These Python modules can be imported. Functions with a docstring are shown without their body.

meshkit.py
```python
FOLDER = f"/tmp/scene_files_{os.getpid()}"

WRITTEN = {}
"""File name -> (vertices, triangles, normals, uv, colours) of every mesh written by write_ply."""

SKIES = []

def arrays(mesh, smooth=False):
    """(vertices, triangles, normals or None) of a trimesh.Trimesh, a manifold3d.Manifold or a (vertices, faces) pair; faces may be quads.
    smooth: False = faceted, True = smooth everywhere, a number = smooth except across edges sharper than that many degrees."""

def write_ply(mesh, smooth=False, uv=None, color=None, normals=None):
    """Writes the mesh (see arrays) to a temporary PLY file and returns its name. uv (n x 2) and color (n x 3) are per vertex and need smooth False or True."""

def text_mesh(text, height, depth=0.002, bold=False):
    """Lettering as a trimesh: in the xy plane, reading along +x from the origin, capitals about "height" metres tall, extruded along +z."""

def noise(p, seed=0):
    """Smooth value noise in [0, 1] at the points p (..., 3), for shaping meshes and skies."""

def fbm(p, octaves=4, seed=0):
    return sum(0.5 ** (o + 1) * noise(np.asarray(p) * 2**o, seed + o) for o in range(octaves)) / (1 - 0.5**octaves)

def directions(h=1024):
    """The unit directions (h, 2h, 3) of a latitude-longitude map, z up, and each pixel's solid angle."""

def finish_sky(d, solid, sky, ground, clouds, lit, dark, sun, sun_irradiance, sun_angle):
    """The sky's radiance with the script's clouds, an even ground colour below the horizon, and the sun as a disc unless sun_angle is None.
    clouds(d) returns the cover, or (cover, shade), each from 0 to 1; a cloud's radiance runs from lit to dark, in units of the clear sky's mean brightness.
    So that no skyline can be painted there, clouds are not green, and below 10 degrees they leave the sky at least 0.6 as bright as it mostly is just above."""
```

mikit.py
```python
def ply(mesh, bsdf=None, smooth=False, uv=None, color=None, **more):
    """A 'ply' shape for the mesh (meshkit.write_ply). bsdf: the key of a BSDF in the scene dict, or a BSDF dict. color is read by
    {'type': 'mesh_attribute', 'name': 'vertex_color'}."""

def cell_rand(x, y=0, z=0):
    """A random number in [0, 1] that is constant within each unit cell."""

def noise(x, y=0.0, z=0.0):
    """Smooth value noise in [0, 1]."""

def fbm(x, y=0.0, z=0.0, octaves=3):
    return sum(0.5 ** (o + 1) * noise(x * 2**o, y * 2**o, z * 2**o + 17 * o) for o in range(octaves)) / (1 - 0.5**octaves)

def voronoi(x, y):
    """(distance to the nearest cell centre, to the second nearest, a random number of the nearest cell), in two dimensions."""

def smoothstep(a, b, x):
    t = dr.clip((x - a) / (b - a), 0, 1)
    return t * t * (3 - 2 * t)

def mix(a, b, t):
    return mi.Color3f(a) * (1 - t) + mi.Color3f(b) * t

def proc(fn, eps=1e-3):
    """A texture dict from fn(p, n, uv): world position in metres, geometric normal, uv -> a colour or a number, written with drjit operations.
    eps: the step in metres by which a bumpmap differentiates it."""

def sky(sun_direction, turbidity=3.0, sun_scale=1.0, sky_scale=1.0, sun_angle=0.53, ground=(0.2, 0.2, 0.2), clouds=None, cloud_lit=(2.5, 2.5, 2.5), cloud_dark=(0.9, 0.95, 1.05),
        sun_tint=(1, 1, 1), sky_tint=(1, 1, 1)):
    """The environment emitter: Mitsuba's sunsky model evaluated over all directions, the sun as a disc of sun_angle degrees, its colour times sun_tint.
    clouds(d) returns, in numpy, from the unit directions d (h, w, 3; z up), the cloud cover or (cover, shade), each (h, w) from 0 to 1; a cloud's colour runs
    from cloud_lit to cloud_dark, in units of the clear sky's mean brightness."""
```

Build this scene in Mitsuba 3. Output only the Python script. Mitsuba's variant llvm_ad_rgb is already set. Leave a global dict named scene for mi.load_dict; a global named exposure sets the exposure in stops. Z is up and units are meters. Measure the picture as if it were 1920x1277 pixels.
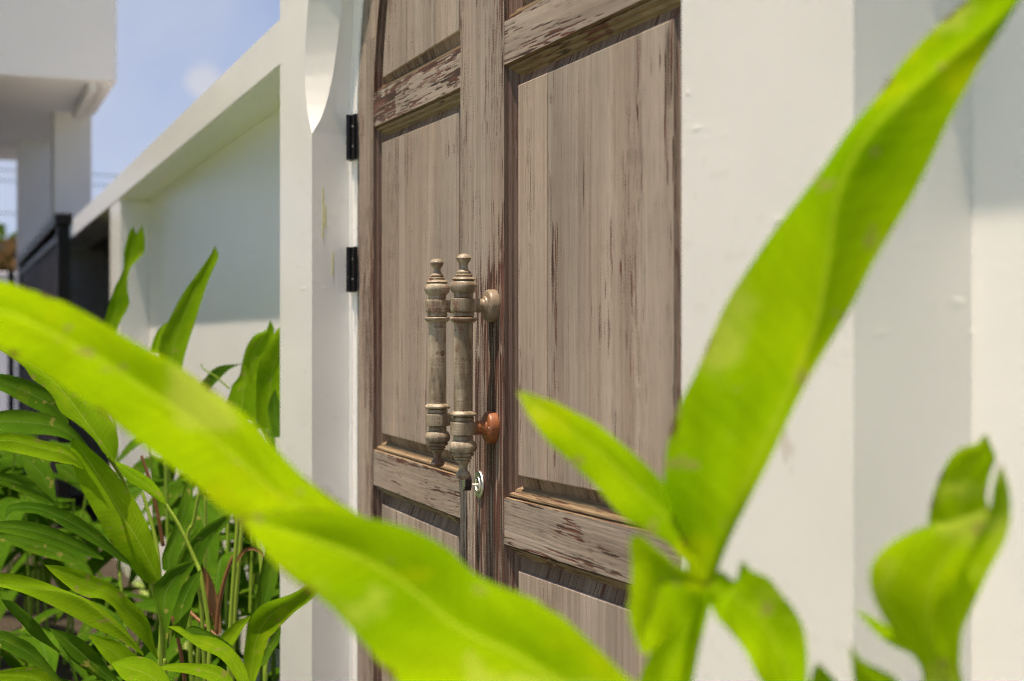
import math
import numpy as np
import trimesh
import manifold3d as m3
import drjit as dr
import mitsuba as mi
import mikit
import meshkit
from mikit import noise, fbm, voronoi, cell_rand, smoothstep, mix
from shapely.geometry import Polygon, box as sbox
from shapely import union_all

T = mi.ScalarTransform4f
scene, labels = {}, {}
RNG = np.random.RandomState(7)

# ------------------------------------------------------------------ camera, sky, exposure
# world: x runs along the wall (to the right), y into the property (wall face at y = 0), z up; eye 1.1 m high, 0.73 m off the wall
EYE = 1.1
scene['camera'] = {
    'type': 'thinlens', 'fov': 37.85, 'fov_axis': 'x', 'near_clip': 0.05, 'far_clip': 2000.0,
    'aperture_radius': 0.0060, 'focus_distance': 2.32,
    'to_world': T().look_at(origin=[0, -0.727, EYE], target=[-0.9354, -0.727 + 0.3535, EYE], up=[0, 0, 1])}


def sky_clouds(d):
    az, el = np.arctan2(d[..., 1], -d[..., 0]), np.arcsin(np.clip(d[..., 2], -1, 1))
    p = np.stack([d[..., 0] / (d[..., 2] + .35), d[..., 1] / (d[..., 2] + .35), d[..., 2] * 0], -1)
    wisps = np.clip((meshkit.fbm(p * np.array([1.6, 4.0, 1.0]) + 3.1, 5) - .40) * 3.4, 0, 1) * .58
    q = meshkit.fbm(np.stack([az * 22, el * 34, az * 0], -1), 4)
    rad = np.hypot((az - .158) / .032, (el - .170) / .022)
    puff = np.clip((1.05 - rad + (q - .5) * 1.5) * 1.8, 0, 1) * .95
    return np.maximum(wisps, puff), 0.25 * (1 - q)


scene['sky'] = mikit.sky((0.062, -0.218, 0.973), turbidity=3.0, ground=(0.25, 0.24, 0.2), clouds=sky_clouds, cloud_lit=(1.95, 1.98, 2.15), cloud_dark=(.95, 1.05, 1.45),
                         sky_tint=(.74, .675, .76), sun_tint=(1.0, 0.985, .995))
exposure = 2.19


# ------------------------------------------------------------------ helpers
def put(key, mesh, bsdf, smooth=False, uv=None, label=None, category=None, group=None, kind=None):
    k, i = key, 0
    while k in scene:
        i += 1
        k = f'{key}_{i:03d}'
    scene[k] = mikit.ply(mesh, bsdf, smooth=smooth, uv=uv)
    tag(k, label, category, group, kind)
    return k


def tag(k, label=None, category=None, group=None, kind=None):
    d = {a: b for a, b in (('label', label), ('category', category), ('group', group), ('kind', kind)) if b}
    if d:
        labels.setdefault(k, {}).update(d)


def seeded(mesh, s):
    v = np.asarray(mesh.vertices)
    return np.full((len(v), 2), float(s))


def bx(x0, x1, y0, y1, z0, z1, r=0.0):
    """box, with its edges chamfered by r"""
    if r <= 0:
        m = trimesh.creation.box(extents=[abs(x1 - x0), abs(y1 - y0), abs(z1 - z0)])
        m.apply_translation([(x0 + x1) / 2, (y0 + y1) / 2, (z0 + z1) / 2])
        return m
    lo, hi = np.array([min(x0, x1), min(y0, y1), min(z0, z1)]), np.array([max(x0, x1), max(y0, y1), max(z0, z1)])
    pts = []
    for i in np.ndindex(2, 2, 2):
        c = np.where(i, hi, lo)
        for k in range(3):
            q = c.copy()
            for j in range(3):
                if j != k:
                    q[j] += -r if i[j] else r
            pts.append(q)
    return trimesh.convex.convex_hull(np.array(pts))


def tube(pts, r0, r1=None, seg=8, sub=6):
    p = np.array(pts, float)
    r1 = r0 if r1 is None else r1
    if len(p) > 2 and sub > 1:
        e = np.vstack([2 * p[0] - p[1], p, 2 * p[-1] - p[-2]])
        o = []
        for i in range(1, len(e) - 2):
            for t in np.linspace(0, 1, sub, endpoint=False):
                a, b, c, d = e[i - 1], e[i], e[i + 1], e[i + 2]
                o.append(.5 * (2 * b + (c - a) * t + (2 * a - 5 * b + 4 * c - d) * t * t + (3 * b - a - 3 * c + d) * t ** 3))
        p = np.array(o + [p[-1]])
    n = len(p)
    tan = np.gradient(p, axis=0)
    tan /= np.linalg.norm(tan, axis=1, keepdims=True)
    ref = np.array([.3, .9, .1])
    a = np.cross(tan, ref)
    a /= np.linalg.norm(a, axis=1, keepdims=True)
    b = np.cross(tan, a)
    r = np.linspace(r0, r1, n)[:, None, None]
    th = np.linspace(0, 2 * np.pi, seg, endpoint=False)
    ring = p[:, None] + r * (np.cos(th)[None, :, None] * a[:, None] + np.sin(th)[None, :, None] * b[:, None])
    v = np.vstack([ring.reshape(-1, 3), p[:1], p[-1:]])
    f = []
    for i in range(n - 1):
        for j in range(seg):
            k = (j + 1) % seg
            f += [[i * seg + j, i * seg + k, (i + 1) * seg + k], [i * seg + j, (i + 1) * seg + k, (i + 1) * seg + j]]
    for j in range(seg):
        k = (j + 1) % seg
        f += [[n * seg, k, j], [n * seg + 1, (n - 1) * seg + j, (n - 1) * seg + k]]
    return trimesh.Trimesh(v, f, process=False)


def lathe(profile, seg=40):
    """revolved about z from (radius, z) pairs"""
    return trimesh.creation.revolve(np.array(profile, float), sections=seg)


def move(mesh, origin, X, Y, Z):
    m = np.eye(4)
    m[:3, 0], m[:3, 1], m[:3, 2], m[:3, 3] = X, Y, Z, origin
    mesh = mesh.copy()
    mesh.apply_transform(m)
    return mesh


# ------------------------------------------------------------------ materials
def principled(color, rough=.5, spec=.5, bump=None, bscale=1.0, **k):
    b = {'type': 'principled', 'base_color': color if isinstance(color, dict) else {'type': 'rgb', 'value': list(color)}, 'roughness': rough, 'specular': spec, **k}
    if bump is not None:
        b = {'type': 'bumpmap', 'arbitrary': bump, 'scale': bscale, 'bsdf': b}
    return {'type': 'twosided', 'bsdf': b}


def plaster_color(p, n, uv):
    a = fbm(p.x * 2.3 + 5, p.y * 2.3, p.z * 1.9, 4)
    specks = smoothstep(.80, .86, noise(p.x * 60, p.y * 60, p.z * 60)) * smoothstep(.5, .75, noise(p.x * 5, p.y * 5, p.z * 5))
    c = mix((.80, .79, .765), (.86, .85, .825), a)
    # a brownish scuff on the pier right of the door
    u, w = (p.x + 1.205) / .013, (p.z - 1.005 - (p.x + 1.205) * -.9) / .020
    sc = smoothstep(1.1, .2, dr.sqrt(u * u + w * w) + (noise(p.x * 260, p.z * 90) - .5) * 1.2) * smoothstep(.002, .001, dr.abs(p.y))
    c = mix(c, (.55, .47, .38), sc * .5)
    return mix(c, (.62, .60, .54), specks * .15)


def plaster_relief(p, n, uv):
    bumps = smoothstep(.86, .93, noise(p.x * 75, p.y * 75, p.z * 75)) * smoothstep(.45, .8, noise(p.x * 6, p.y * 6, p.z * 6 + 4))
    return noise(p.x * 9, p.y * 9, p.z * 9) * .9 + fbm(p.x * 130, p.y * 130, p.z * 130, 2) * .10 + bumps * .55


def wood(across, along, p, seed, worn, tint_a, tint_b):
    warp = (noise(along * 2.3, across * 9, seed * 17) - .5) * .012
    a = across + warp
    fine = noise(a * 1000, along * 22, seed * 50)
    hair = noise(a * 520 + 7, along * 9, seed * 23)
    streak = fbm(a * 110, along * 1.1, seed * 31, 4)
    band = noise(a * 22, along * .8, seed * 11)
    c = mix(tint_a, tint_b, smoothstep(.12, .88, streak * .65 + band * .35))
    c = mix(c, c * mi.Color3f(1.02, .965, .94), smoothstep(.4, .7, fbm(a * 9 + 2, along * 1.7, seed * 5, 2)))
    c = c * (1 - .24 * smoothstep(.62, .9, fine)) * (1 - .16 * smoothstep(.72, .88, hair))
    c = c * (.88 + .24 * smoothstep(.3, .7, fbm(a * 7 + 11, along * 2.4, seed * 2, 3)))
    c = c * (.86 + .26 * noise(a * 360 + 3, along * 8, seed * 41)) * (.94 + .12 * noise(a * 240, along * 60, seed * 9))
    area = fbm(a * 15 + 1, along * 2.6, seed * 3, 3) + worn * 1.6
    fleck = smoothstep(.68, .75, noise(a * 560, along * 30, seed * 5 + 3)) * smoothstep(.47, .62, area)
    n1 = fbm(a * 210, along * 9, seed * 7, 4)
    n2 = fbm(a * 16 + 3, along * 3.4, seed * 13 + 5, 3)
    n3 = noise(a * 640, along * 36, seed + 9)
    w = .42 * n1 + .36 * n2 + .22 * n3 + worn
    k = smoothstep(.575, .62, w)
    bare = mix((.165, .062, .044), (.050, .027, .021), smoothstep(.32, .66, .6 * fbm(a * 130 + 31, along * 5, seed, 3) + .4 * noise(a * 700, along * 18))) * (1 - .35 * fine)
    k = k * (1 - .75 * smoothstep(.60, .68, noise(a * 430 + 5, along * 12, seed * 3)))
    c = mix(c, bare, dr.maximum(k * .95, fleck * .68))
    crack = smoothstep(.90, .94, noise(a * 330 + 91, along * 4.6, seed * 3)) * smoothstep(.55, .72, noise(a * 18, along * 2.5, seed * 3 + 2))
    c = mix(c, (.035, .022, .016), crack * .8)
    h = fine * .4 + hair * .3 - dr.maximum(k, fleck * .6) * .4 - crack * .8
    return c, h


def patch(p, x0, x1, z0, z1, s, soft=.03):
    wob = (noise(p.x * 45, p.z * 16) - .5) * soft * 2.2
    inx = smoothstep(x0 - soft, x0 + soft, p.x + wob) * smoothstep(x1 + soft, x1 - soft, p.x + wob)
    inz = smoothstep(z0 - soft, z0 + soft, p.z + wob) * smoothstep(z1 + soft, z1 - soft, p.z + wob)
    return inx * inz * s


def worn_v(p):
    return (patch(p, -2.30, -2.120, .1, 1.06, .25, .02) + patch(p, -2.27, -2.13, 1.06, 1.22, .15, .03) + patch(p, -2.93, -2.905, .87, 1.5, .07, .008) + patch(p, -2.455, -2.435, .87, 1.5, .06, .008) + patch(p, -1.635, -1.612, .87, 1.5, .07, .008) + patch(p, -2.105, -2.092, .87, 1.5, .05, .006) + patch(p, -2.268, -2.13, 1.24, 1.95, .055, .02) + patch(p, -2.405, -2.262, .1, .97, .10, .02) + patch(p, -2.42, -2.396, .3, 1.8, .06, .01) + patch(p, -2.150, -2.136, .3, 1.9, .06, .006) + patch(p, -2.99, -2.955, .3, 1.9, .05, .01) + patch(p, -2.27, -2.17, 1.45, 1.85, .095, .05) + patch(p, -2.30, -2.262, 1.2, 1.7, .05, .03)
            + patch(p, -2.885, -2.835, 1.27, 1.475, .07, .02) + patch(p, -2.50, -2.43, 1.425, 1.485, .13, .012) + patch(p, -1.985, -1.962, .90, 1.26, .12, .012)
            + patch(p, -1.66, -1.60, 1.20, 1.46, .065, .02) + patch(p, -1.74, -1.68, 1.30, 1.42, .07, .02) + patch(p, -3.08, -2.96, .3, 1.8, .02, .03)
            + patch(p, -2.88, -2.80, .68, .77, .09, .02) + patch(p, -1.92, -1.87, .55, .76, .08, .02) + patch(p, -2.09, -2.05, .55, .78, .08, .02)
            + patch(p, -2.72, -2.66, .88, 1.05, .08, .02) + patch(p, -2.62, -2.60, .88, 1.0, .08, .02) - .072)


def worn_h(p):
    return (patch(p, -2.975, -2.80, 1.54, 1.59, .25, .010) + patch(p, -2.79, -2.42, 1.535, 1.60, .105, .02) + patch(p, -2.145, -2.09, 1.56, 1.60, .10, .015)
            + patch(p, -2.08, -1.80, 1.545, 1.585, .035, .02) + patch(p, -2.62, -2.40, .80, .865, .075, .03) + patch(p, -2.10, -1.75, .80, .85, .06, .03)
            + patch(p, -1.95, -1.86, .825, .85, .10, .012) + patch(p, -2.95, -2.7, .83, .87, .045, .03) + patch(p, -3.1, -1.4, 1.588, 1.612, .10, .006) + patch(p, -3.1, -1.4, 1.520, 1.537, .09, .006)
            + patch(p, -3.1, -1.4, .858, .880, .09, .006) + patch(p, -3.1, -1.4, .785, .803, .09, .006) - .025)


PA, PB = (.268, .216, .174), (.425, .364, .304)
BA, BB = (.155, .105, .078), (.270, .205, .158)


def wood_v_color(p, n, uv):
    return wood(p.x + p.y * .7, p.z, p, uv.x, worn_v(p), PA, PB)[0]


def wood_v_relief(p, n, uv):
    return wood(p.x + p.y * .7, p.z, p, uv.x, worn_v(p), PA, PB)[1]


def wood_stile_color(p, n, uv):
    return wood(p.x + p.y * .7, p.z, p, uv.x, worn_v(p) + .048, PA, PB)[0]


def wood_stile_relief(p, n, uv):
    return wood(p.x + p.y * .7, p.z, p, uv.x, worn_v(p) + .048, PA, PB)[1]


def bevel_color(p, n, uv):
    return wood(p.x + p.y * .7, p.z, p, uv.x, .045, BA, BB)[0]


def wood_h_color(p, n, uv):
    return wood(p.z + p.y * .7, p.x, p, uv.x, worn_h(p), PA, PB)[0]


def wood_h_relief(p, n, uv):
    return wood(p.z + p.y * .7, p.x, p, uv.x, worn_h(p), PA, PB)[1]


def mould_v_color(p, n, uv):
    return wood(p.x + p.y, p.z, p, uv.x, .03, (.105, .062, .048), (.235, .172, .135))[0]


def mould_h_color(p, n, uv):
    return wood(p.z + p.y, p.x, p, uv.x, -.02, (.16, .105, .058), (.31, .235, .14))[0]


def handle_color(p, n, uv):
    a = fbm(p.x * 60, p.y * 60, p.z * 9, 4)
    g = noise((p.x - p.y) * 500, p.z * 30, uv.x * 9)
    c = mix((.20, .155, .10), (.46, .395, .29), smoothstep(.3, .7, a)) * (1 - .45 * smoothstep(.55, .9, g))
    r = smoothstep(.60, .70, .6 * fbm(p.x * 120, p.y * 120, p.z * 40, 3) + .4 * noise(p.x * 25, p.y * 25, p.z * 30 + uv.x * 3))
    return mix(c, (.15, .06, .035), r * .8)


def handle_relief(p, n, uv):
    return noise((p.x - p.y) * 500, p.z * 30, uv.x * 9)


def leaf_parts(uv):
    x, v = dr.abs(uv.x - .5) * 2, uv.y
    rib = smoothstep(.045, .012, x)
    vein = .5 + .5 * dr.sin((v * 34 - x * 2.4) * 6.2832 + 1.3 * noise(v * 9, x * 3))
    return x, v, rib, vein


def make_leaf(deep, bright, rib_c, edge, vk=.07, bw=.25, glare=0.0):
    def fn(p, n, uv):
        x, v, rib, vein = leaf_parts(uv)
        tone = fbm(p.x * 9, p.y * 9, p.z * 9, 3)
        c = mix(deep, bright, smoothstep(.2, .8, tone * (1 - vk) + vein * vk))
        fine = noise(v * 260 - x * 18, uv.x * 4)
        c = c * (.93 + .12 * fine)
        c = c * (1 - bw * .5 + bw * fbm(v * 10 - x * 3, uv.x * 3 + v * 3, p.z * 9, 4))
        glare_blot = smoothstep(.56, .70, fbm(p.x * 16 + 7, p.y * 16, p.z * 16, 4))  # soft glare patches painted into the leaf colour
        c = mix(c, (.56, .66, .09), glare_blot * glare)
        yel = smoothstep(.62, .78, fbm(p.x * 22 + 3, p.y * 22, p.z * 22, 3))
        c = mix(c, (bright[0] * 1.35, bright[1] * 1.05, bright[2]), yel * .45)
        c = mix(c, rib_c, rib * .75)
        scar = smoothstep(.70, .77, fbm(p.x * 55, p.y * 55 + 9, p.z * 55, 3))
        c = mix(c, (.30 + .2 * vk * 5, .24 + .26 * vk * 5, .09), scar * .6)
        burn = smoothstep(.93, .99, x + (noise(p.x * 120, p.y * 120, p.z * 120) - .6) * .22) * smoothstep(.52, .62, noise(p.x * 30, p.y * 30, p.z * 30))
        tip = smoothstep(.965, .995, v + (noise(uv.x * 9, v * 60) - .5) * .03) * edge
        return mix(c, (.12, .06, .02), dr.minimum(burn * edge + tip, 1) * .9)
    return fn


def leaf_relief(p, n, uv):
    x, v, rib, vein = leaf_parts(uv)
    return vein * .75 - rib * 1.6 + .5 * noise(p.x * 60, p.y * 60, p.z * 60)


def leaf_bsdf(fn, rough=.34, trans=1.0, relief=.00016):
    return {'type': 'bumpmap', 'arbitrary': mikit.proc(leaf_relief, 8e-4), 'scale': relief,
            'bsdf': {'type': 'principledthin', 'base_color': mikit.proc(fn), 'roughness': rough, 'diff_trans': trans, 'eta': 1.45, 'spec_trans': 0.0}}


def dead_color(p, n, uv):
    return mix((.16, .07, .025), (.30, .15, .05), fbm(uv.x * 30, uv.y * 5, 0, 3))


def soil_color(p, n, uv):
    return mix((.020, .016, .011), (.055, .044, .031), fbm(p.x * 14, p.y * 14, p.z * 14, 4))


def lawn_color(p, n, uv):
    return mix((.080, .130, .024), (.150, .19, .048), fbm(p.x * 3, p.y * 3, 0, 4)) * (.8 + .4 * noise(p.x * 90, p.y * 90))


def paving_color(p, n, uv):
    return mix((.35, .36, .29), (.46, .465, .39), fbm(p.x * 3, p.y * 3, 0, 4)) * (.9 + .16 * noise(p.x * 90, p.y * 90))


def concrete_color(p, n, uv):
    return mix((.07, .068, .065), (.11, .107, .10), fbm(p.x * 2, p.y * 2, 0, 4)) * (.92 + .14 * noise(p.x * 70, p.y * 70))


def bare_color(p, n, uv):
    return mix((.24, .225, .205), (.34, .325, .30), fbm(p.x * 2 + p.y * 2, p.z * 2, 0, 4))


def canopy_color(p, n, uv):
    return mix((.80, .78, .775), (.86, .845, .84), fbm(p.x * 1.3, p.y * 1.3, p.z * 1.3, 4))


M = scene
M['white_paint'] = principled(mikit.proc(plaster_color), .30, .5, mikit.proc(plaster_relief, 2e-3), .0010)
M['canopy_paint'] = principled(mikit.proc(canopy_color), .6, .4)
M['wood_v'] = principled(mikit.proc(wood_v_color), .62, .35, mikit.proc(wood_v_relief, 4e-4), .0007)
M['wood_stile'] = principled(mikit.proc(wood_stile_color), .62, .35, mikit.proc(wood_stile_relief, 4e-4), .0008)
M['wood_h'] = principled(mikit.proc(wood_h_color), .62, .35, mikit.proc(wood_h_relief, 4e-4), .0008)
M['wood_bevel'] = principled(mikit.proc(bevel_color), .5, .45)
M['mould_v'] = principled(mikit.proc(mould_v_color), .5, .4)
M['mould_h'] = principled(mikit.proc(mould_h_color), .5, .4)
M['handle_wood'] = principled(mikit.proc(handle_color), .45, .5, mikit.proc(handle_relief, 4e-4), .0003)
M['rosette_tan'] = principled((.24, .185, .125), .42, .5, clearcoat=.15)
M['rosette_red'] = principled((.27, .095, .034), .42, .5, clearcoat=.15)
M['black_metal'] = principled((.006, .006, .007), .4, .3)
M['gate_metal'] = principled((.012, .011, .012), .4, .2)
M['slat_metal'] = principled((.020, .015, .019), .5, .1)
M['chrome'] = {'type': 'roughconductor', 'material': 'Ag', 'alpha': .33}
M['knob_black'] = principled((.02, .016, .022), .25, .6)
M['screw_steel'] = {'type': 'roughconductor', 'material': 'Cr', 'alpha': .3}
M['drip_paint'] = principled((.60, .58, .16), .35, .5)
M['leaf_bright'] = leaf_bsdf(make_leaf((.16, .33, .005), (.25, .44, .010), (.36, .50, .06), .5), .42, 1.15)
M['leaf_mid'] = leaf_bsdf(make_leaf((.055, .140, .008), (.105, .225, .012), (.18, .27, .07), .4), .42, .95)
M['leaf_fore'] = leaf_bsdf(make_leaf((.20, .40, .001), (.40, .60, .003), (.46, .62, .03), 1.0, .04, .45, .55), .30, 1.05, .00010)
M['leaf_dead'] = principled(mikit.proc(dead_color), .6, .3)
M['stem_green'] = principled((.22, .33, .03), .5, .25)
M['stem_brown'] = principled((.19, .085, .028), .55, .4)
M['soil'] = principled(mikit.proc(soil_color), .95, .2)
M['lawn'] = principled(mikit.proc(lawn_color), .9, .2)
M['paving'] = principled(mikit.proc(paving_color), .8, .3)
M['concrete'] = principled(mikit.proc(concrete_color), .85, .3)
M['bare_concrete'] = principled(mikit.proc(bare_color), .9, .2)
M['cable_black'] = principled((.03, .03, .04), .6, .3)
M['bark'] = principled((.10, .075, .055), .9, .2)
M['tree_green'] = {'type': 'principledthin', 'base_color': {'type': 'rgb', 'value': [.09, .16, .02]}, 'roughness': .5, 'diff_trans': .8}
M['tree_rust'] = {'type': 'principledthin', 'base_color': {'type': 'rgb', 'value': [.17, .11, .05]}, 'roughness': .5, 'diff_trans': .8}

# ------------------------------------------------------------------ ground
put('ground', bx(-120, 60, -60, 80, -.5, 0), 'lawn', kind='structure')
for i in range(7):
    for j in range(5):
        x0, y0 = -3.05 + i * .72, -1.18 - j * .72
        put('path' if i + j == 0 else 'path__paving_slab', bx(x0, x0 + .708, y0 - .708, y0, -.03, .012 + .0015 * ((i * 3 + j) % 3), .004), 'paving', kind='structure' if i + j == 0 else None)  # added slabs out of view, bouncing light onto pier and door
put('driveway', bx(-40, -7.6, -30, 30, -.02, .004), 'concrete', kind='structure')
bed = trimesh.creation.box(extents=[14, 1.05, .12])
bed = bed.subdivide().subdivide().subdivide().subdivide().subdivide()
bv = np.array(bed.vertices)
bv[:, 2] += np.where(bv[:, 2] > 0, .05 * (meshkit.fbm(bv * [6, 6, 0] + 5, 4) - .5), 0)
bed = trimesh.Trimesh(bv + [-3.6, -.53, .03], bed.faces, process=False)
put('planting_bed', bed, 'soil', kind='structure')

# ------------------------------------------------------------------ gate portal with its arched opening
X0, X1 = -3.458, -1.095            # outer faces of the piers
XC, RAD, ZS = -2.2735, .8575, EYE + .442
TOP = 2.78


def outline(r, base, n=48):
    a = np.linspace(0, np.pi, n)
    return [(XC + r, base)] + [(XC + r * math.cos(t), ZS + r * math.sin(t)) for t in a] + [(XC - r, base)]


hole = Polygon(outline(RAD, -.2))
front = Polygon([(X0, -.05), (X1, -.05), (X1, TOP), (X0, TOP)]).difference(hole)
slab = trimesh.creation.extrude_polygon(front, .26, engine='earcut')
v = np.array(slab.vertices)
slab = trimesh.Trimesh(np.stack([v[:, 0], v[:, 2], v[:, 1]], 1), slab.faces[:, ::-1], process=True)
body = m3.Manifold(m3.Mesh(np.asarray(slab.vertices, np.float32), np.asarray(slab.faces, np.uint32)))
S = np.concatenate([np.linspace(0, .3, 40), np.linspace(.3, np.pi / 2 * RAD, 40)[1:]])
Wd = np.interp(S, [0, .02, .04, .06, .09, .125, .165, .21, .3, 2], [0.0005, .019, .036, .050, .065, .077, .083, .083, .077, .072])
Cd = np.interp(S, [0, .033, .06, .09, .125, .18, .29, .5, 2], [.0005, .019, .029, .036, .043, .049, .055, .057, .057])
cut = []
for side in (-1, 1):
    st = []
    for s, w, c in zip(S, Wd, Cd):
        t = s / RAD
        rx, rz = side * math.cos(t), math.sin(t)
        P = lambda r, y: np.array([XC + r * rx, y, ZS + r * rz])
        A, B = P(RAD + w, 0), P(RAD, c)
        d = (A - B)
        st.append([A + d * .15, B - d * .15, P(RAD - .03, -.03)])
    cut += [m3.Manifold.hull_points(np.vstack([st[i], st[i + 1]])) for i in range(len(st) - 1)]
body = body - m3.Manifold.batch_boolean(cut, m3.OpType.Add)
put('gate_portal', body, 'white_paint', smooth=28, label='white plastered gate portal whose two piers and scooped arch surround the wooden double door', category='gateway')
put('gate_portal__coping', bx(X0 - .04, X1 + .04, -.04, .30, TOP + .002, TOP + .09, .006), 'white_paint')
for (dx, z0, z1, wob) in ((.024, 1.318, 1.428, .4), (.030, 1.342, 1.388, -.3), (.045, 1.24, 1.290, .3)):
    y = dx
    put('gate_portal__paint_drip', tube([(XC - RAD + .0003, y, z1), (XC - RAD + .0003, y + .001 * wob, (z0 + z1) / 2), (XC - RAD + .0003, y - .0008 * wob, z0)], .0010, .0014, 6), 'drip_paint', smooth=True)

# white arched frame lining the opening
ring = Polygon(outline(RAD - .001, -.05)).difference(Polygon(outline(RAD - .0480, -.2)))
fr = trimesh.creation.extrude_polygon(ring, .075, engine='earcut')
v = np.array(fr.vertices)
fr = trimesh.Trimesh(np.stack([v[:, 0], v[:, 2] + .0865, v[:, 1]], 1), fr.faces[:, ::-1], process=False)
put('door_frame', fr, 'white_paint', smooth=28, label='thin white arched frame lining the opening around the two wooden leaves', category='door frame')
arc = [(XC + (RAD - .006) * q, .0865, ZS + z) for q, z in [(-1, -1.5), (-1, -1.0), (-1, -.5), (-1, 0)]] + [(XC - (RAD - .006) * math.cos(t), .0865, ZS + (RAD - .006) * math.sin(t)) for t in np.linspace(0.05, np.pi, 60)] + [(XC + RAD - .006, .0865, ZS + z) for z in (-.5, -1.0, -1.5)]
put('door_frame__bead', tube(arc, .0055, seg=10, sub=1), 'white_paint', smooth=True)


# ------------------------------------------------------------------ door leaves
def offset(poly, d):
    """inset of a convex counter-clockwise polygon, vertex for vertex"""
    p = np.asarray(poly, float)
    e = np.roll(p, -1, 0) - p
    e /= np.linalg.norm(e, axis=1, keepdims=True)
    n = np.stack([-e[:, 1], e[:, 0]], 1)
    o = []
    for i in range(len(p)):
        a, b = n[i - 1], n[i]
        M2 = np.array([a, b])
        if abs(np.linalg.det(M2)) < 1e-6:
            o.append(p[i] + b * d)
        else:
            o.append(p[i] + np.linalg.solve(M2, [d, d]))
    return np.array(o)


MOULD = [(0, .0008), (.0004, .011), (.0030, .0105), (.0036, .0062), (.0065, .0066), (.0085, .0095), (.0092, .0135), (.0125, .0142), (.0150, .0160), (.0165, .0205), (.0185, .0225)]


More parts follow.
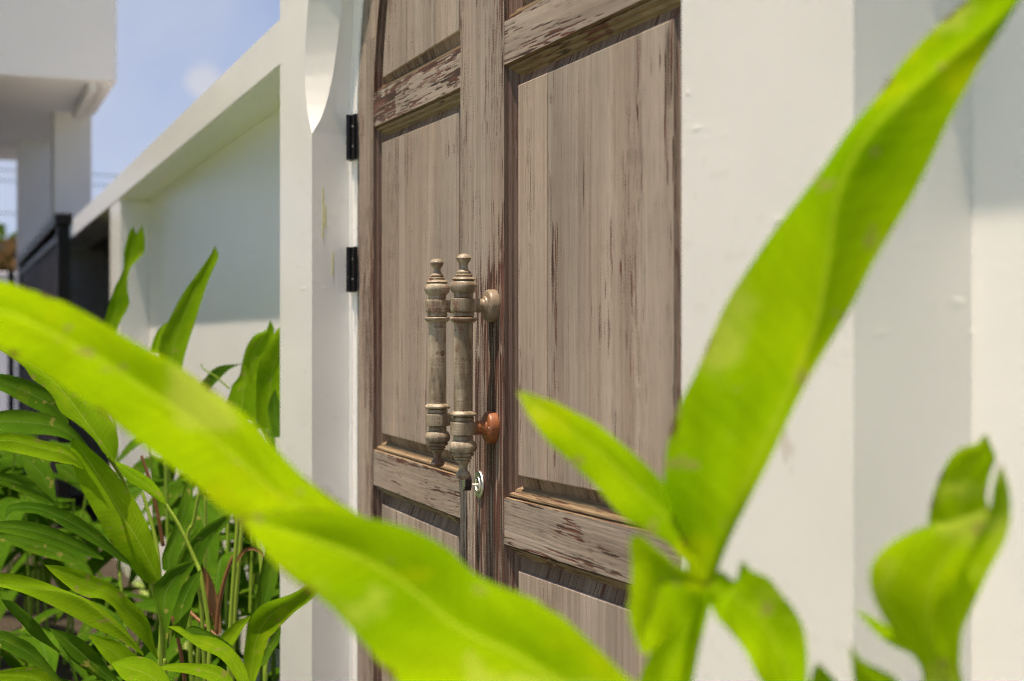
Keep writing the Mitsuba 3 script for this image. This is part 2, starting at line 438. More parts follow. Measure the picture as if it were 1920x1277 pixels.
def make_door(key, W, a_meet, zoff, place, cuts, seed, lab):
    """a: from the hinge edge to the meeting edge, z up, b: depth behind the face; place(a, z, b) -> world"""
    def solid(poly, b0, b1):
        parts = []
        for g in getattr(poly, 'geoms', [poly]):
            m = trimesh.creation.extrude_polygon(g, b1 - b0, engine='earcut')
            vv = np.array(m.vertices)
            parts.append((vv[:, 0], vv[:, 1], vv[:, 2] + b0, m.faces))
        vs, fs, o = [], [], 0
        for a, z, b, f in parts:
            vs.append(np.stack([a, z, b], 1))
            fs.append(f + o)
            o += len(a)
        return world(np.vstack(vs), np.vstack(fs))

    def world(vs, fs):
        w = place(vs[:, 0], vs[:, 1], vs[:, 2])
        m = trimesh.Trimesh(w, fs, process=False)
        if m.volume < 0:
            m = trimesh.Trimesh(w, np.asarray(fs)[:, ::-1], process=False)
        return m

    HS, zs = .119, ZS + .003
    rz = [EYE + q + zoff for q in (-.302, -.231, .430, .498)]
    R, r = W, W - HS
    out = [(0, .012), (W, .012), (W, zs + R)] + [(W - R * math.sin(t), zs + R * math.cos(t)) for t in np.linspace(0, np.pi / 2, 40)[1:]]
    leaf = Polygon(out)
    t0, t1 = math.acos((W - a_meet) / r), math.asin(max(0, (rz[3] - zs) / r))
    up = [(W - r * math.cos(t1), rz[3]), (a_meet, rz[3])] + [(W - r * math.cos(t), zs + r * math.sin(t)) for t in np.linspace(t0, t1, 28)[:-1]]
    opens = [[(HS, .17), (a_meet, .17), (a_meet, rz[0]), (HS, rz[0])], [(HS, rz[1]), (a_meet, rz[1]), (a_meet, rz[2]), (HS, rz[2])], up]
    frame = leaf
    for o in opens:
        frame = frame.difference(Polygon(o))
    pieces = [('hinge_stile', union_all([sbox(-1, -1, HS, 1.72), sbox(-1, rz[3] + .0005, HS + .3, 1.72)]), 0, 'wood_stile'), ('meeting_stile', sbox(a_meet, -1, 2, 4), 0, 'wood_stile'), ('arched_head', sbox(-1, 1.72, a_meet, 4), .0004, 'wood_stile'),
              ('rail', sbox(HS, -1, a_meet, .3), .0005, 'wood_h'), ('rail', sbox(HS, rz[0] - .001, a_meet, rz[1] + .001), .0005, 'wood_h'), ('rail', sbox(HS, rz[2] - .001, a_meet, rz[3] + .001), .0005, 'wood_h')]
    for i, (nm, cl, dep, mat) in enumerate(pieces):
        g = frame.intersection(cl).buffer(-.0003, join_style='mitre')
        if nm == 'arched_head':
            g = g.difference(sbox(-1, -1, HS + .3, 1.7203))
        m = solid(g, dep, .042)
        put(f'{key}__{nm}', m, mat, uv=seeded(m, seed + i * .37))
    for j, o in enumerate(opens):
        o = np.array(o)
        n = len(o)
        # moulding: four (or, under the arch, more) runs joined as sides
        rings = [np.column_stack([offset(o, ins), np.full(n, dep)]) for ins, dep in MOULD]
        sides = {'h': [], 'v': []}
        for i in range(n):
            k = (i + 1) % n
            e = o[k] - o[i]
            kind = 'h' if abs(e[0]) > 3 * abs(e[1]) and i == 0 or (j < 2 and i == 2) else 'v'
            sides[kind].append((i, k))
        for kind, ss in sides.items():
            vs, fs = [], []
            for (i, k) in ss:
                b0 = len(vs)
                for rg in rings:
                    vs += [rg[i], rg[k]]
                for q in range(len(rings) - 1):
                    a = b0 + 2 * q
                    fs += [[a, a + 1, a + 3], [a, a + 3, a + 2]]
            vs, fs = np.array(vs), np.array(fs)
            m = trimesh.Trimesh(place(vs[:, 0], vs[:, 1], vs[:, 2]), fs, process=False)
            # faces must look out of the door
            if m.face_normals[:, 1].mean() > 0:
                m = trimesh.Trimesh(m.vertices, m.faces[:, ::-1], process=False)
            put(f'{key}__moulding', m, 'mould_' + kind, uv=seeded(m, seed + j * .7))
        # raised panel of glued planks
        def lift(q, b):
            return np.column_stack([q, np.full(len(q), b)])
        oA, oB = offset(o, .013), offset(o, .036)
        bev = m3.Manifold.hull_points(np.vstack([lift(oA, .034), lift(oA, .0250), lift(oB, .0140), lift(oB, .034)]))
        fld = m3.Manifold.hull_points(np.vstack([lift(oB, .0138), lift(offset(o, .0362), .0092), lift(offset(o, .0378), .0080)]))
        a0, a1 = o[:, 0].min() - .1, o[:, 0].max() + .1
        cc = [a0] + list(cuts[j]) + [a1]
        panel = f'{key}__panel' if f'{key}__panel' not in PANELS else f'{key}__panel_{len([x for x in PANELS if x.startswith(key)]):03d}'
        PANELS.append(panel)
        for q in range(len(cc) - 1):
            g = .0005
            cutter = m3.Manifold.cube((cc[q + 1] - cc[q] - 2 * g, 4.0, 1.0)).translate((cc[q] + g, -1.0, -.5))
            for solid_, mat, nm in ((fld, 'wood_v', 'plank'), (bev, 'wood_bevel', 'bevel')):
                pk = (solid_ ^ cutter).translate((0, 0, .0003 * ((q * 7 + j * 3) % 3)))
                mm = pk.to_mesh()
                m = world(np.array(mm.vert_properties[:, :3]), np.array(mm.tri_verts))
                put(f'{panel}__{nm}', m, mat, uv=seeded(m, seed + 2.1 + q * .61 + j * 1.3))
    tag(key, lab, 'door', 'leaves of the double door')


PANELS = []
SAG_L, SAG_R = .0135, -.0075
YAW = .0294


def place_left(a, z, b):
    return np.stack([-3.079 + a, .088 + b, z - SAG_L * (a - .119) * np.minimum(1, np.abs(a) * 9)], -1)


def place_right(a, z, b):
    # hung at the right, standing a little open: the meeting edge comes out towards the street
    return np.stack([-1.462 - a - YAW * b * -1, .088 - YAW * a + b, z + SAG_R * (a - .119) * np.minimum(1, np.abs(a) * 9)], -1)


make_door('door', .812, .674, .007, place_left, [[.30, .47], [.275, .455], [.33, .50]], 1.0,
          'left leaf of the weathered wooden double door, its free edge behind the other leaf, small panels seen at a slant')
make_door('door_001', .800, .677, -.005, place_right, [[.25, .505], [.235, .385, .530], [.30, .5]], 5.0,
          'right leaf of the weathered wooden double door, nearest the camera, standing slightly open with large panels')

# ------------------------------------------------------------------ pull handles, lock, hinges
PX = .000832
HALF = [(0, 209.8), (7, 208.6), (12, 205.5), (14.1, 201.3), (12.6, 196.5), (9, 192.3), (8.1, 191.4), (8.3, 190.2), (6.9, 188.6), (7.2, 184), (8.8, 180), (11.6, 177.2), (13.6, 175.7),
        (13.9, 174.4), (13.2, 173.2), (12, 172.6), (15.9, 171.2), (16.7, 169.4), (16, 168), (14.2, 167.4), (19.5, 165.2), (21.8, 162.2), (21.3, 161), (18.6, 160.3), (19.8, 159), (23.8, 156.3),
        (25.7, 150.8), (25.4, 145), (22.6, 139.6), (18.4, 136.2), (17.4, 135.4), (18.4, 132.4), (17.6, 128.4), (16.5, 127.2), (22.4, 126.3), (23.8, 125.2), (24.2, 120), (24.1, 105), (23.2, 102.4),
        (19, 100.4), (19.8, 99.5), (20.8, 96.5), (19.8, 93.5), (17.2, 92.2), (23.2, 91.6), (25.2, 90), (25.6, 88.3), (24.6, 85.6), (20.6, 82.4), (17.7, 81.6), (17.6, 64.6), (17.0, 64.2), (17.0, 63.6),
        (17.6, 63.2), (17.7, 9.6), (17.1, 9.2), (17.1, 8.6), (17.7, 8.2), (17.7, .4), (17.1, .3)]
PROFILE = [(r * PX, h * PX) for r, h in HALF] + [(r * PX, -h * PX) for r, h in HALF[::-1]]


def handle(door, foot, normal, lean, spread, mats, seed):
    """foot: the middle of the two rosettes on the leaf; normal: out of the leaf"""
    n = np.array(normal, float)
    n /= np.linalg.norm(n)
    up = np.array([lean, 0, 1.0])
    up -= n * (up @ n)
    up /= np.linalg.norm(up)
    side = np.cross(up, n)
    axis = foot + n * .050
    root = f'{door}__pull_handle'
    m = move(lathe(PROFILE[::-1], 48), axis, side, n * -1, up) if False else move(lathe(PROFILE, 48), axis, np.cross(n, up), n, up)
    if m.volume < 0:
        m.invert()
    put(f'{root}__grip', m, 'handle_wood', smooth=38, uv=None)
    for s, mat in zip((1, -1), mats):
        c = foot + up * spread * s
        ros = lathe([(0, -.001), (.0248, -.001), (.0252, .001), (.0250, .0100), (.0238, .0128), (.0215, .0142), (.0150, .0155), (.0146, .0166), (.0140, .0178), (.0110, .0188), (.0102, .0205), (.0100, .0225), (.0110, .0245), (.0112, .0270), (.0100, .0300), (.0095, .036), (0, .036)], 40)
        ros = move(ros, c, side, up, n)
        if ros.volume < 0:
            ros.invert()
        put(f'{root}__rosette', ros, mat, smooth=38)
        q = c + side * .0182 * -1 + n * .0148
        scr = move(lathe([(0, -.002), (.0026, -.002), (.0026, .0004), (.0012, .0002), (.001, -.001), (0, -.001)], 14), c + side * SIDE + n * .0148, side, up, n)
        put(f'{root}__screw', scr, 'screw_steel', smooth=30)


SIDE = .0186
nr = (-YAW, -1, 0)
handle('door_001', np.array([-2.179, .0668, EYE - .0405]), nr, .012, .0945, ('rosette_tan', 'rosette_red'), 3)
handle('door', np.array([-2.377, .088, EYE - .0375]), (0, -1, 0), -.010, .0945, ('rosette_tan', 'rosette_tan'), 4)
tag('door_001__pull_handle', 'turned wooden pull handle on the nearer leaf, in front of its twin')
tag('door__pull_handle', 'turned wooden pull handle on the farther leaf')
tag('door_001__pull_handle__rosette_001', 'glossy reddish brown lower rosette')

n = np.array(nr) / np.linalg.norm(nr)
c = np.array([-2.240, .0650, EYE - .229])
sd = np.cross([0, 0, 1.0], n)
up = np.array([0, 0, 1.0])
esc = move(lathe([(0, 0), (.0212, 0), (.0217, .001), (.0212, .0030), (.0185, .0042), (.0130, .0034), (.0118, .0050), (.0095, .0056), (.0090, .0040), (0, .0040)], 40), c, sd, up, n)
put('door_001__lock__escutcheon', esc, 'chrome', smooth=35)
stemk = bx(-.0035, .0035, -.0016, .0016, .003, .020, .0006)
put('door_001__lock__key_blade', move(stemk, c, sd, up, n), 'chrome')
kn = trimesh.creation.extrude_polygon(Polygon([(.0095 * math.cos(t) * 1.0, .0138 * math.sin(t)) for t in np.linspace(0, 2 * np.pi, 8, endpoint=False) + np.pi / 8]), .010, engine='earcut')
kn.apply_translation([0, 0, .0165])
put('door_001__lock__key_head', move(kn, c + up * .004, sd, up, n), 'knob_black')
plate = trimesh.creation.extrude_polygon(Polygon([(.0068 * math.cos(t), .0112 * math.sin(t)) for t in np.linspace(0, 2 * np.pi, 24, endpoint=False)]), .0006, engine='earcut')
plate.apply_translation([0, 0, .0268])
put('door_001__lock__key_badge', move(plate, c + up * .004, sd, up, n), 'chrome')
tag('door_001__lock', 'round chrome lock with a black headed key in it')


def hinge(door, x, y, z0, z1, sgn):
    k = f'{door}__hinge'
    i = 0
    while any(q.startswith(k + '__') for q in scene):
        i += 1
        k = f'{door}__hinge_{i:03d}'
    h = (z1 - z0)
    put(f'{k}__leaf_plate', bx(x - sgn * .030, x + sgn * .0165, y - .001, y + .0065, z0, z1, .0012), 'black_metal')
    put(f'{k}__leaf_plate', bx(x + sgn * .002, x + sgn * .022, y - .0035, y - .0015, z0 + .003, z1 - .003, .0005), 'black_metal')
    kn = [trimesh.creation.cylinder(radius=.0065, height=h * .325, sections=16) for _ in range(3)]
    for q, m in enumerate(kn):
        m.apply_translation([x - sgn * .006, y - .006, z0 + h * (.167 + .333 * q)])
        put(f'{k}__knuckle', m, 'black_metal', smooth=30)
    for q in (.28, .72):
        s = trimesh.creation.icosphere(2, .0022)
        s.apply_scale([1, .5, 1])
        s.apply_translation([x + sgn * .012, y - .0035, z0 + h * q])
        put(f'{k}__screw', s, 'screw_steel', smooth=True)


for z0, z1 in ((.384, .480), (.103, .199), (-.98, -.884)):
    hinge('door', -3.088, .078, EYE + z0, EYE + z1, 1)
    hinge('door_001', -1.452, .078, EYE + z0, EYE + z1, -1)

# ------------------------------------------------------------------ garden walls with recessed bays
ZL, ZC = EYE + .645, EYE + .757
k = 'garden_wall'
XE = -11.0
put(k + '__coping_band', bx(XE, X0 - .0005, .0015, .20, ZL, ZC, .004), 'white_paint')
put(k + '__recess_panel', bx(-7.40, X0 - .0005, .134, .20, -.05, ZL - .001), 'white_paint')
put(k + '__post', bx(-7.400, -6.968, .003, .133, -.05, ZL - .001, .004), 'white_paint')
tag(k, 'white garden wall left of the gateway with sunken bays under a level top band', 'wall')
# the last bay opens into a deep roofed store
put(k + '__store_roof', bx(XE - .15, -6.9, .2005, 5.2, ZL, ZC - .02, .004), 'bare_concrete')
put(k + '__store_wall', bx(XE - .15, -6.9, 5.0, 5.2, -.05, ZL - .001), 'white_paint')
put(k + '__store_wall', bx(XE - .15, XE, .004, 4.999, -.05, ZL - .001), 'white_paint')
put(k + '__store_wall', bx(-7.39, -6.9, .2005, 4.999, -.05, ZL - .001), 'white_paint')

k = 'garden_wall_001'
put(k + '__coping_band', bx(X1 + .0005, 3.2, .0015, .20, ZL, ZC, .004), 'white_paint')
put(k + '__recess_panel', bx(X1 + .0005, 3.2, .122, .20, -.05, ZL - .001), 'white_paint')
put(k + '__post', bx(1.9, 2.4, .003, .121, -.05, ZL - .001, .004), 'white_paint')
tag(k, 'white garden wall right of the gateway, its sunken bay half in shadow at the right edge', 'wall', 'garden walls beside the gateway')

# ------------------------------------------------------------------ canopy over the car entrance, sliding gate
k = 'gate_canopy'
ZB = EYE + 1.616
put(k + '__edge_beam', bx(-11.06, -9.6, -3.1, .262, ZB, ZB + 1.35, .006), 'canopy_paint')
put(k + '__roof_slab', bx(-16.4, -11.0605, -3.1, .258, ZB + .26, ZB + 1.348, .006), 'canopy_paint')
put(k + '__drip_trim', bx(-10.95, -9.66, .180, .222, ZB - .036, ZB - .0005, .002), 'canopy_paint')
put(k + '__drip_trim', bx(-10.95, -9.66, .100, .145, ZB - .055, ZB - .0005, .002), 'canopy_paint')
for x0, x1, y0, y1, z1 in ((-11.42, -11.064, -.022, .238, ZB + .259), (-15.3, -14.75, -.10, .22, ZB + .259)):
    put(k + '__column', bx(x0, x1, y0, y1, 0, z1, .004), 'canopy_paint')
put(k + '__shade_wall', bx(-16.3, -11.064, -3.05, -2.85, 0, ZB + .259, .004), 'canopy_paint')  # added wall out of view, there to darken the canopy ceiling
tag(k, 'white flat roofed entrance canopy on square columns at the far end of the wall', 'canopy')

k = 'sliding_gate'
GY0, GY1 = -.200, -.137
GZ = EYE + .655
put(k + '__end_stile', bx(-8.085, -8.0, GY0, GY1, .06, GZ - .062, .003), 'gate_metal')
put(k + '__end_stile', bx(-12.5, -12.41, GY0, GY1, .06, GZ - .062, .003), 'gate_metal')
put(k + '__top_rail', bx(-12.52, -7.985, GY0 - .012, GY1 + .012, GZ - .06, GZ, .004), 'gate_metal')
put(k + '__inner_rail', bx(-12.40, -8.09, GY0 + .004, GY1 - .004, GZ - .145, GZ - .10, .003), 'gate_metal')
put(k + '__bottom_rail', bx(-12.40, -8.09, GY0 + .002, GY1 - .002, .06, .14, .003), 'gate_metal')
sl = trimesh.util.concatenate([bx(-8.12 - i * .09 - .082, -8.12 - i * .09, GY0 + .016, GY1 - .012, .141, GZ - .146, .002) for i in range(47)])
put(k + '__slat', sl, 'slat_metal', kind='stuff')
put(k + '__guide_post', bx(-13.35, -13.28, -.25, -.20, 0, EYE + .60, .003), 'gate_metal')
tag(k, 'black metal sliding gate with a panel of upright slats at the left edge', 'gate')

# ------------------------------------------------------------------ cables, far trees and wall
for i, (zz, yy) in enumerate(((4.85, 6.0), (4.62, 6.2), (3.9, 6.0))):
    put('power_cable', tube([(-34.0, yy - 16, zz + .10), (-34.6, yy - 6, zz), (-35, yy, zz - .03), (-35.4, yy + 6, zz), (-36, yy + 16, zz + .12)], 0.013, seg=6), 'cable_black', smooth=True,
        label=('topmost of the thin power cables crossing the sky above the wall', 'second thin power cable, just below the topmost, in the sky above the wall', 'lowest faint power cable close above the wall top')[i], category='cable', group='cables across the sky')
put('power_cable', tube([(-13.5, -2.2, 4.7), (-13.0, .6, 4.62), (-12.5, 1.9, 5.2), (-11.5, 4.5, 6.6)], .012, seg=6), 'cable_black', smooth=True, label='short slanting cable running up from the corner of the canopy', category='cable', group='cables across the sky')


def far_tree(key, x, y, h, rx, mat, lab, seed):
    r = np.random.RandomState(seed)
    n = 1500
    d = r.normal(size=(n, 3))
    d /= np.linalg.norm(d, axis=1, keepdims=True)
    rad = r.rand(n, 1) ** .4
    lob = 1 + .35 * (meshkit.fbm(d * 1.8 + seed, 3)[:, None] - .5) * 2
    c = d * rad * lob * [rx, rx, h * .36] + [x, y, h * .64]
    s = .10 + .12 * r.rand(n, 1)
    a = r.normal(size=(n, 3))
    a /= np.linalg.norm(a, axis=1, keepdims=True)
    b = np.cross(a, r.normal(size=(n, 3)))
    b /= np.linalg.norm(b, axis=1, keepdims=True)
    vv = np.stack([c - a * s, c + b * s * .5, c + a * s, c - b * s * .5], 1).reshape(-1, 3)
    i = np.arange(n)[:, None] * 4
    ff = np.vstack([i + [0, 1, 2], i + [0, 2, 3]])
    put(key + '__trunk', tube([(x, y, 0), (x + .1, y, h * .3), (x, y + .1, h * .7)], .12, .05), 'bark', smooth=True)
    put(key + '__crown', trimesh.Trimesh(vv, ff, process=False), mat)
    tag(key, lab, 'tree')


far_tree('far_tree', -34, -.2, 3.6, 1.5, 'tree_green', 'green tree far beyond the sliding gate at the left edge', 1)
far_tree('far_tree_001', -33, 1.1, 3.5, 1.2, 'tree_rust', 'rusty brown leafed tree far beyond the sliding gate', 2)
far_tree('far_tree_002', -38, -1.6, 4.4, 1.8, 'tree_rust', 'reddish tree behind the green one beyond the gate', 3)
put('far_wall', bx(-24.3, -24, -4, 1.4, 0, EYE + .98, .01), 'canopy_paint', label='low white wall in the distance behind the black gate', category='wall')
put('far_wall__coping', bx(-24.36, -23.94, -4.05, 1.45, EYE + .981, EYE + 1.04, .01), 'canopy_paint')

# added foliage screen across the lawn, unseen: cuts sky light, greens the soffits
def added_hedge(key, x0, x1, y, h, seed, lab):
    r = np.random.RandomState(seed)
    n = 4200
    c = np.stack([r.uniform(x0, x1, n), y + r.normal(0, .45, n), r.uniform(.05, 1, n) ** .8 * h], -1)
    c[:, 2] *= 1 + .25 * (meshkit.noise(c * [.9, 0, 0] + seed) - .5)
    s = r.uniform(.16, .34, (n, 1))
    a = r.normal(size=(n, 3))
    a /= np.linalg.norm(a, axis=1, keepdims=True)
    b = np.cross(a, r.normal(size=(n, 3)))
    b /= np.linalg.norm(b, axis=1, keepdims=True)
    vv = np.stack([c - a * s, c + b * s * .6, c + a * s, c - b * s * .6], 1).reshape(-1, 3)
    i = np.arange(n)[:, None] * 4
    put(key + '__foliage', trimesh.Trimesh(vv, np.vstack([i + [0, 1, 2], i + [0, 2, 3]]), process=False), 'tree_green')
    for q in range(6):
        xx = x0 + (q + .5) * (x1 - x0) / 6
        put(key + '__trunk', tube([(xx, y, 0), (xx + .05, y, h * .35), (xx, y + .05, h * .7)], .06, .03), 'bark', smooth=True)
    tag(key, lab, 'added_hedge')


added_hedge('added_hedge', -17.0, -4.0, -4.3, 6.4, 11, 'added tall green foliage screen, out of view across the lawn, dimming the left wall')

